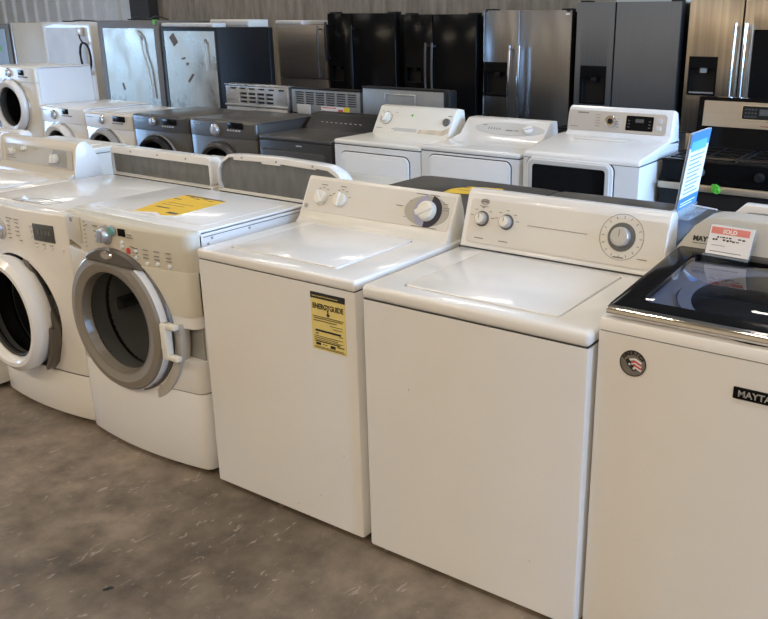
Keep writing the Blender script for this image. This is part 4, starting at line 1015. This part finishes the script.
fridge_back('white refrigerator turned away with coiled black cord on its back', -7.24, -6.32, 4.0, 1.625, .70, WHITE, WHITE, pmat('bright_white_panel', (.66, .67, .68), .4, metal=.0, var=.08, scale=5), None, None, frame=.06)
cl = []
for k in range(40):
    a = k * 2 * PI / 13
    cl.append((-6.42 + .09 * math.cos(a) + .01 * math.sin(k), 3.965 - .002 * (k % 5), 1.24 + .17 * math.sin(a)))
coil = to_obj('power_cord', MB().tube(smooth_path(cl, 3), .010, 6), CORD)
fr_w = [o for o in bpy.data.objects if o.name.startswith('refrigerator') and 'coiled' in o.get('label', '')][0]
coil.data.transform(Matrix.Translation((0, 0, 0))); coil.parent = fr_w
coil.matrix_parent_inverse = (Matrix.Translation(fr_w.location) @ Matrix.Rotation(PI, 4, 'Z')).inverted()
pl = to_obj('plug_box', MB().box(-6.55, -6.45, 3.972, 3.998, 1.48, 1.57, .008), WHITE); pl.parent = fr_w; pl.matrix_parent_inverse = coil.matrix_parent_inverse.copy()
ln = to_obj('cord_lead', MB().tube(smooth_path([(-6.50, 3.972, 1.5), (-6.48, 3.965, 1.45), (-6.43, 3.965, 1.40)]), .008, 6), CORD); ln.parent = fr_w; ln.matrix_parent_inverse = coil.matrix_parent_inverse.copy()
# beige fridge side and grey units at the far left
t = thing('refrigerator', 'beige refrigerator standing left of the white turned-away one', 'refrigerator', (-7.68, 4.1, 0), 0, 'refrigerators turned away on the left')
part('cabinet', MB().box(-.36, .36, .0, .62, .03, 1.615, .008), pmat('beige_paint', (.60, .545, .44), .45, var=.03), t)
part('door', MB().box(-.36, .36, .62, .70, .06, 1.61, .012), CREAM, t)
part('edge_strip', MB().box(-.375, -.33, -.006, .1, .05, 1.61, .004), BRSTEEL, t)
t = thing('refrigerator', 'grey metal refrigerator at far left with bright green tape', 'refrigerator', (-8.52, 4.10, 0), 0, 'refrigerators turned away on the left')
part('cabinet', MB().box(-.42, .42, 0, .68, .03, 1.60, .006), TAUPE, t)
part('back_panel', MB().box(-.34, .34, -.006, .004, .1, 1.54), GALVM, t)
part('tape_strip', MB().box(-.34, .2, -.009, -.004, 1.28, 1.34), GREEN, t)
part('door', MB().box(-.42, .42, .68, .74, .06, 1.59, .01), TAUPE, t)

# things lying on the fridges
def slab(name, label, cat, x0, x1, y0, y1, z0, z1, mat, bev=.008, lip=True, group='loose shelves and drawers on the refrigerators'):
    t = thing(name, label, cat, ((x0 + x1) / 2, (y0 + y1) / 2, z0), 0, group)
    a, b, c = (x1 - x0) / 2, (y1 - y0) / 2, z1 - z0
    part('panel', MB().box(-a, a, -b, b, 0, c, bev), mat, t)
    if lip: part('front_lip', MB().box(-a + .01, a - .01, -b - .012, -b + .002, c * .2, c * .8, .003), LTGREY, t)
    return t
slab('freezer_drawer', 'long white door panel lying on the black turned-away refrigerator', 'door panel', -4.77, -4.05, 3.72, 3.88, 1.585, 1.625, WHITE)
slab('shelf_panel', 'white shelf panel lying flat on the brownish steel refrigerator', 'shelf', -4.42, -4.04, 4.90, 5.4, 1.60, 1.645, WHITE)
t = slab('shelf_panel', 'cream wooden board propped across the rear edge of black turned-away refrigerator', 'shelf', -4.56, -4.02, 4.14, 4.40, 1.585, 1.655, CREAM)
tag(to_obj('plastic_wrap', MB().prism([(-.3, 0), (.32, 0), (.30, .05), (.1, .09), (-.2, .07)], 'y', -.1, .1, .01).xf(Matrix.Translation((-.4, 5.2, 1.79))), LTGREY), 'grey folded packaging lying on the dark slate refrigerator', 'packaging')
# cords on top of the left fridges
tag(to_obj('power_cord', MB().tube(smooth_path([(-5.72, 4.05, 1.655), (-5.60, 4.0, 1.654), (-5.5, 4.0, 1.675), (-5.35, 4.03, 1.654), (-5.2, 4.0, 1.685), (-5.05, 4.03, 1.654)]), .008, 6), CORD), 'black cord trailing over the top of the taupe refrigerator', 'cord')
tag(to_obj('power_cord', MB().tube(smooth_path([(-7.05, 4.15, 1.633), (-6.8, 4.1, 1.633), (-6.6, 4.08, 1.645), (-6.35, 4.12, 1.633)]), .007, 6), CORD), 'black cord lying over the top of the white turned-away refrigerator', 'cord')
gt = to_obj('tape_tab', MB().box(-.016, .016, -.003, .003, -.045, .0, .001).box(-.016, .016, -.003, .04, -.004, .003, .001), GREEN); gt.location = (-4.85, 3.694, 1.650); tag(gt, 'bright green tape tab on the top corner of the taupe refrigerator', 'tape')

# ------------------------------------------------------------------ papers, tags, signs
def sheet(name, label, pts, z, lift=0.):
    m = MB().prism(pts, 'z', z, z + .0012)
    return m
m = MB().prism([(-.56, .145), (-.54, .16), (-.60, .33), (-.61, .472), (-.36, .455), (-.33, .185), (-.38, .15), (-.44, .175), (-.50, .15)], 'z', .9547, .9560)
o = to_obj('energy_guide_sheet', m, AMBER); tag(o, 'torn yellow paper lying on the champagne-door front loader', 'paper sheet', 'yellow papers')
m = MB()
for (xa, xb, ya, yb) in [(-.60, -.37, .445, .46), (-.59, -.55, .38, .388), (-.40, -.345, .185, .205), (-.55, -.40, .32, .323), (-.55, -.42, .29, .293), (-.53, -.45, .24, .25)] + [(-.55 + .04 * k, -.525 + .04 * k, .43 - .01 * (k % 2), .437 - .01 * (k % 2)) for k in range(4)]: m.box(xa, xb, ya, yb, .956, .9566)
part('printed_lettering', m, CHAMPD, o)
part('torn_edge', MB().prism([(-.56, .145), (-.50, .15), (-.44, .175), (-.38, .15), (-.34, .165), (-.38, .132), (-.44, .155), (-.5, .135)], 'z', .9546, .9556), PAPER, o)
m = MB().prism([(.31, 1.03), (.30, 1.12), (.345, 1.205), (.488, 1.236), (.515, 1.10)], 'z', .9705, .9722)
o = to_obj('energy_guide_sheet', m, AMBER); tag(o, 'yellow paper lying on the charcoal machine behind the washer consoles', 'paper sheet', 'yellow papers')
part('printed_lettering', MB().box(.33, .36, 1.165, 1.175, .972, .9728).box(.38, .46, 1.18, 1.187, .972, .9728).box(.33, .44, 1.12, 1.124, .972, .9728), CHAMPD, o)

def sold_card():
    t = thing('price_card', 'white SOLD card in a clear stand leaning on the glass-lid washer console', 'card', (1.630, .536, 1.0115), math.radians(-4))
    S = Matrix.Rotation(-.40, 4, 'X')
    w, h = .126, .088
    part('acrylic_stand', MB().box(-w / 2 - .004, w / 2 + .004, .0, .003, 0, h + .004, .001, mat=S).box(-w / 2 - .004, w / 2 + .004, -.022, .002, -.001, .002, .0008), ACRYL, t)
    c = part('card', MB().box(-w / 2, w / 2, -.003, -.0005, .002, h, mat=S), PAPER, t)
    part('card_header', MB().box(-w / 2 + .004, w / 2 - .010, -.0036, -.002, h - .026, h - .006, mat=S), PINKRED, c)
    m = MB().text('SOLD', .0165, S @ Matrix.Translation((-.004, -.004, h - .0225)) @ FRONT, align='CENTER', bold=.0006, depth=.0003)
    part('card_title', m, PAPER, c)
    m = MB(); random.seed(3)
    x = -.045
    for r_, z in ((0, .051), (1, .043)):
        x = -.050 + .012 * (1 - r_)
        while x < .043:
            l = random.uniform(.004, .009)
            if random.random() < .85: m.box(x, x + l, -.0036, -.0025, z + random.uniform(-.001, .001), z + random.uniform(.003, .0055), mat=S)
            x += l + random.uniform(.001, .004)
    m.box(-.052, .040, -.0034, -.0025, .010, .0115, mat=S).box(-.05, -.01, -.0034, -.0025, .028, .029, mat=S)
    part('handwriting', m, INK, c)
sold_card()

def sign():
    t = thing('sign_holder', 'tilted acrylic sign holder with blue and white sheet on a charcoal machine', 'sign', (1.285, 1.20, .9705), 0)
    S = Matrix.Translation((0, 0, .0)) @ Matrix.Rotation(math.radians(90) , 4, 'Z')     # sheet along y, facing +x after the turn
    L = Matrix.Rotation(math.radians(7), 4, 'Y')
    def f(x0, x1, y0, y1, z0, z1, m=None, mb=None): return (mb or MB()).box(x0, x1, y0, y1, z0, z1, mat=L)
    w, h = .216, .282
    part('acrylic_stand', MB().box(-.003, .003, -w / 2 - .004, w / 2 + .004, 0, h + .03, .001, mat=L).box(-.05, .055, -w / 2 - .004, w / 2 + .004, 0, .004, .001).box(-.012, .014, -w / 2 - .004, w / 2 + .004, .0, .03, .002), ACRYL, t)
    sh = part('sheet', MB().box(.0035, .0048, -w / 2, w / 2, .030, .030 + h, mat=L).box(-.0048, -.0035, -w / 2, w / 2, .030, .030 + h, mat=L), PAPER, t)
    z1 = .03 + h
    for xa, xb in ((.0046, .0054),):
        part('sheet_header', MB().box(xa, xb, -w / 2, w / 2, z1 - .055, z1, mat=L), BLUE, sh)
        part('sheet_banner', MB().box(xa, xb + .0006, -w / 2 + .015, w / 2 - .03, z1 - .068, z1 - .032, mat=L), LBLUE, sh)
        part('sheet_footer', MB().box(xa, xb, -w / 2 + .0, w / 2, .030, .072, mat=L), BLUE, sh)
        m = MB()
        for k in range(11): m.box(xa, xb, -w / 2 + .03, w / 2 - .03 - .02 * ((k * 7) % 3), z1 - .088 - k * .0155, z1 - .083 - k * .0155, mat=L)
        part('sheet_lines', m, pmat('blue_grey_print', (.20, .30, .50), .55, var=.02), sh)
        part('sheet_footer_lines', MB().box(xa, xb + .0005, -w / 2 + .02, w / 2 - .03, .05, .054, mat=L).box(xa, xb + .0005, -w / 2 + .02, w / 2 - .06, .04, .044, mat=L), PAPER, sh)
sign()
tag(to_obj('pen', MB().cyl((1.26, 1.335, .9765), (1.375, 1.315, .9745), .005, .003, 12), WHITE), 'short white tie strip sticking out beside the acrylic sign holder', 'strip')
# chip on the floor
o = to_obj('floor_chip', MB().prism([(-.016, -.004), (-.004, -.006), (.016, .0), (.01, .006), (-.008, .005)], 'z', 0, .004, .001), CORD)
o.location = (0, 0, 0); tag(o, 'small dark chip of debris lying on the concrete floor', 'debris'); CHIP = o
o.location = (.18, -.616, .0005); o.rotation_euler = (0, 0, .9)

# ------------------------------------------------------------------ light
def area(name, loc, sx, sy, power, col, rot=(0, 0, 0)):
    l = bpy.data.lights.new(name, 'AREA'); l.shape = 'RECTANGLE'; l.size = sx; l.size_y = sy; l.energy = power; l.color = col
    o = bpy.data.objects.new(name, l); COL.objects.link(o); o.location = loc; o.rotation_euler = rot; return o
for i, x in enumerate((-9, -5.5, -2, 1.5, 4.6)):
    for j, y in enumerate((-4.2, -.8, 2.2, 4.9)):
        area('ceiling_lamp', (x, y, 4.12), 1.6, .22, (80, 22, 22, 20)[j], ((1., .83, .61) if j == 0 else (1., .93, .82)))
p = area('bay_door_portal', (6.18, 2.3, 1.8), 3.6, 6.0, 1, (1, 1, 1), (0, PI / 2, 0)); p.data.cycles.is_portal = True
p = area('left_bay_portal', (-12.98, -1.4, 1.25), 2.5, 4.0, 1, (1, 1, 1), (0, -PI / 2, 0)); p.data.cycles.is_portal = True
wd = bpy.data.worlds.new('sky'); scene.world = wd; wd.use_nodes = True
bg = wd.node_tree.nodes['Background']; bg.inputs['Color'].default_value = (.36, .61, 1., 1); bg.inputs['Strength'].default_value = 16.0

# ------------------------------------------------------------------ camera
cam = bpy.data.cameras.new('camera'); co = bpy.data.objects.new('camera', cam); COL.objects.link(co)
yaw, pitch, roll = (-.58203, .31686, 0.)
cy, sy, cp, sp = math.cos(yaw), math.sin(yaw), math.cos(pitch), math.sin(pitch)
f = Vector((sy * cp, cy * cp, -sp)); r = Vector((cy, -sy, 0)); u = r.cross(f)
cr, sr = math.cos(roll), math.sin(roll)
r, u = r * cr + u * sr, u * cr - r * sr
M = Matrix(((r.x, u.x, -f.x, 2.247), (r.y, u.y, -f.y, -1.8395), (r.z, u.z, -f.z, 1.664), (0, 0, 0, 1)))
co.matrix_world = M
cam.sensor_fit = 'HORIZONTAL'; cam.sensor_width = 36; cam.lens = 837.2545 / 768 * 36; cam.shift_x = -67.82 / 768; cam.shift_y = -16.54 / 768; cam.clip_end = 200
scene.camera = co
scene.view_settings.view_transform = 'Standard'; scene.view_settings.look = 'None'
scene.view_settings.exposure = -.06; scene.view_settings.gamma = 1; scene.view_settings.use_curve_mapping = False
scene.cycles.use_denoising = True
scene.cycles.max_bounces = 10; scene.cycles.transparent_max_bounces = 12
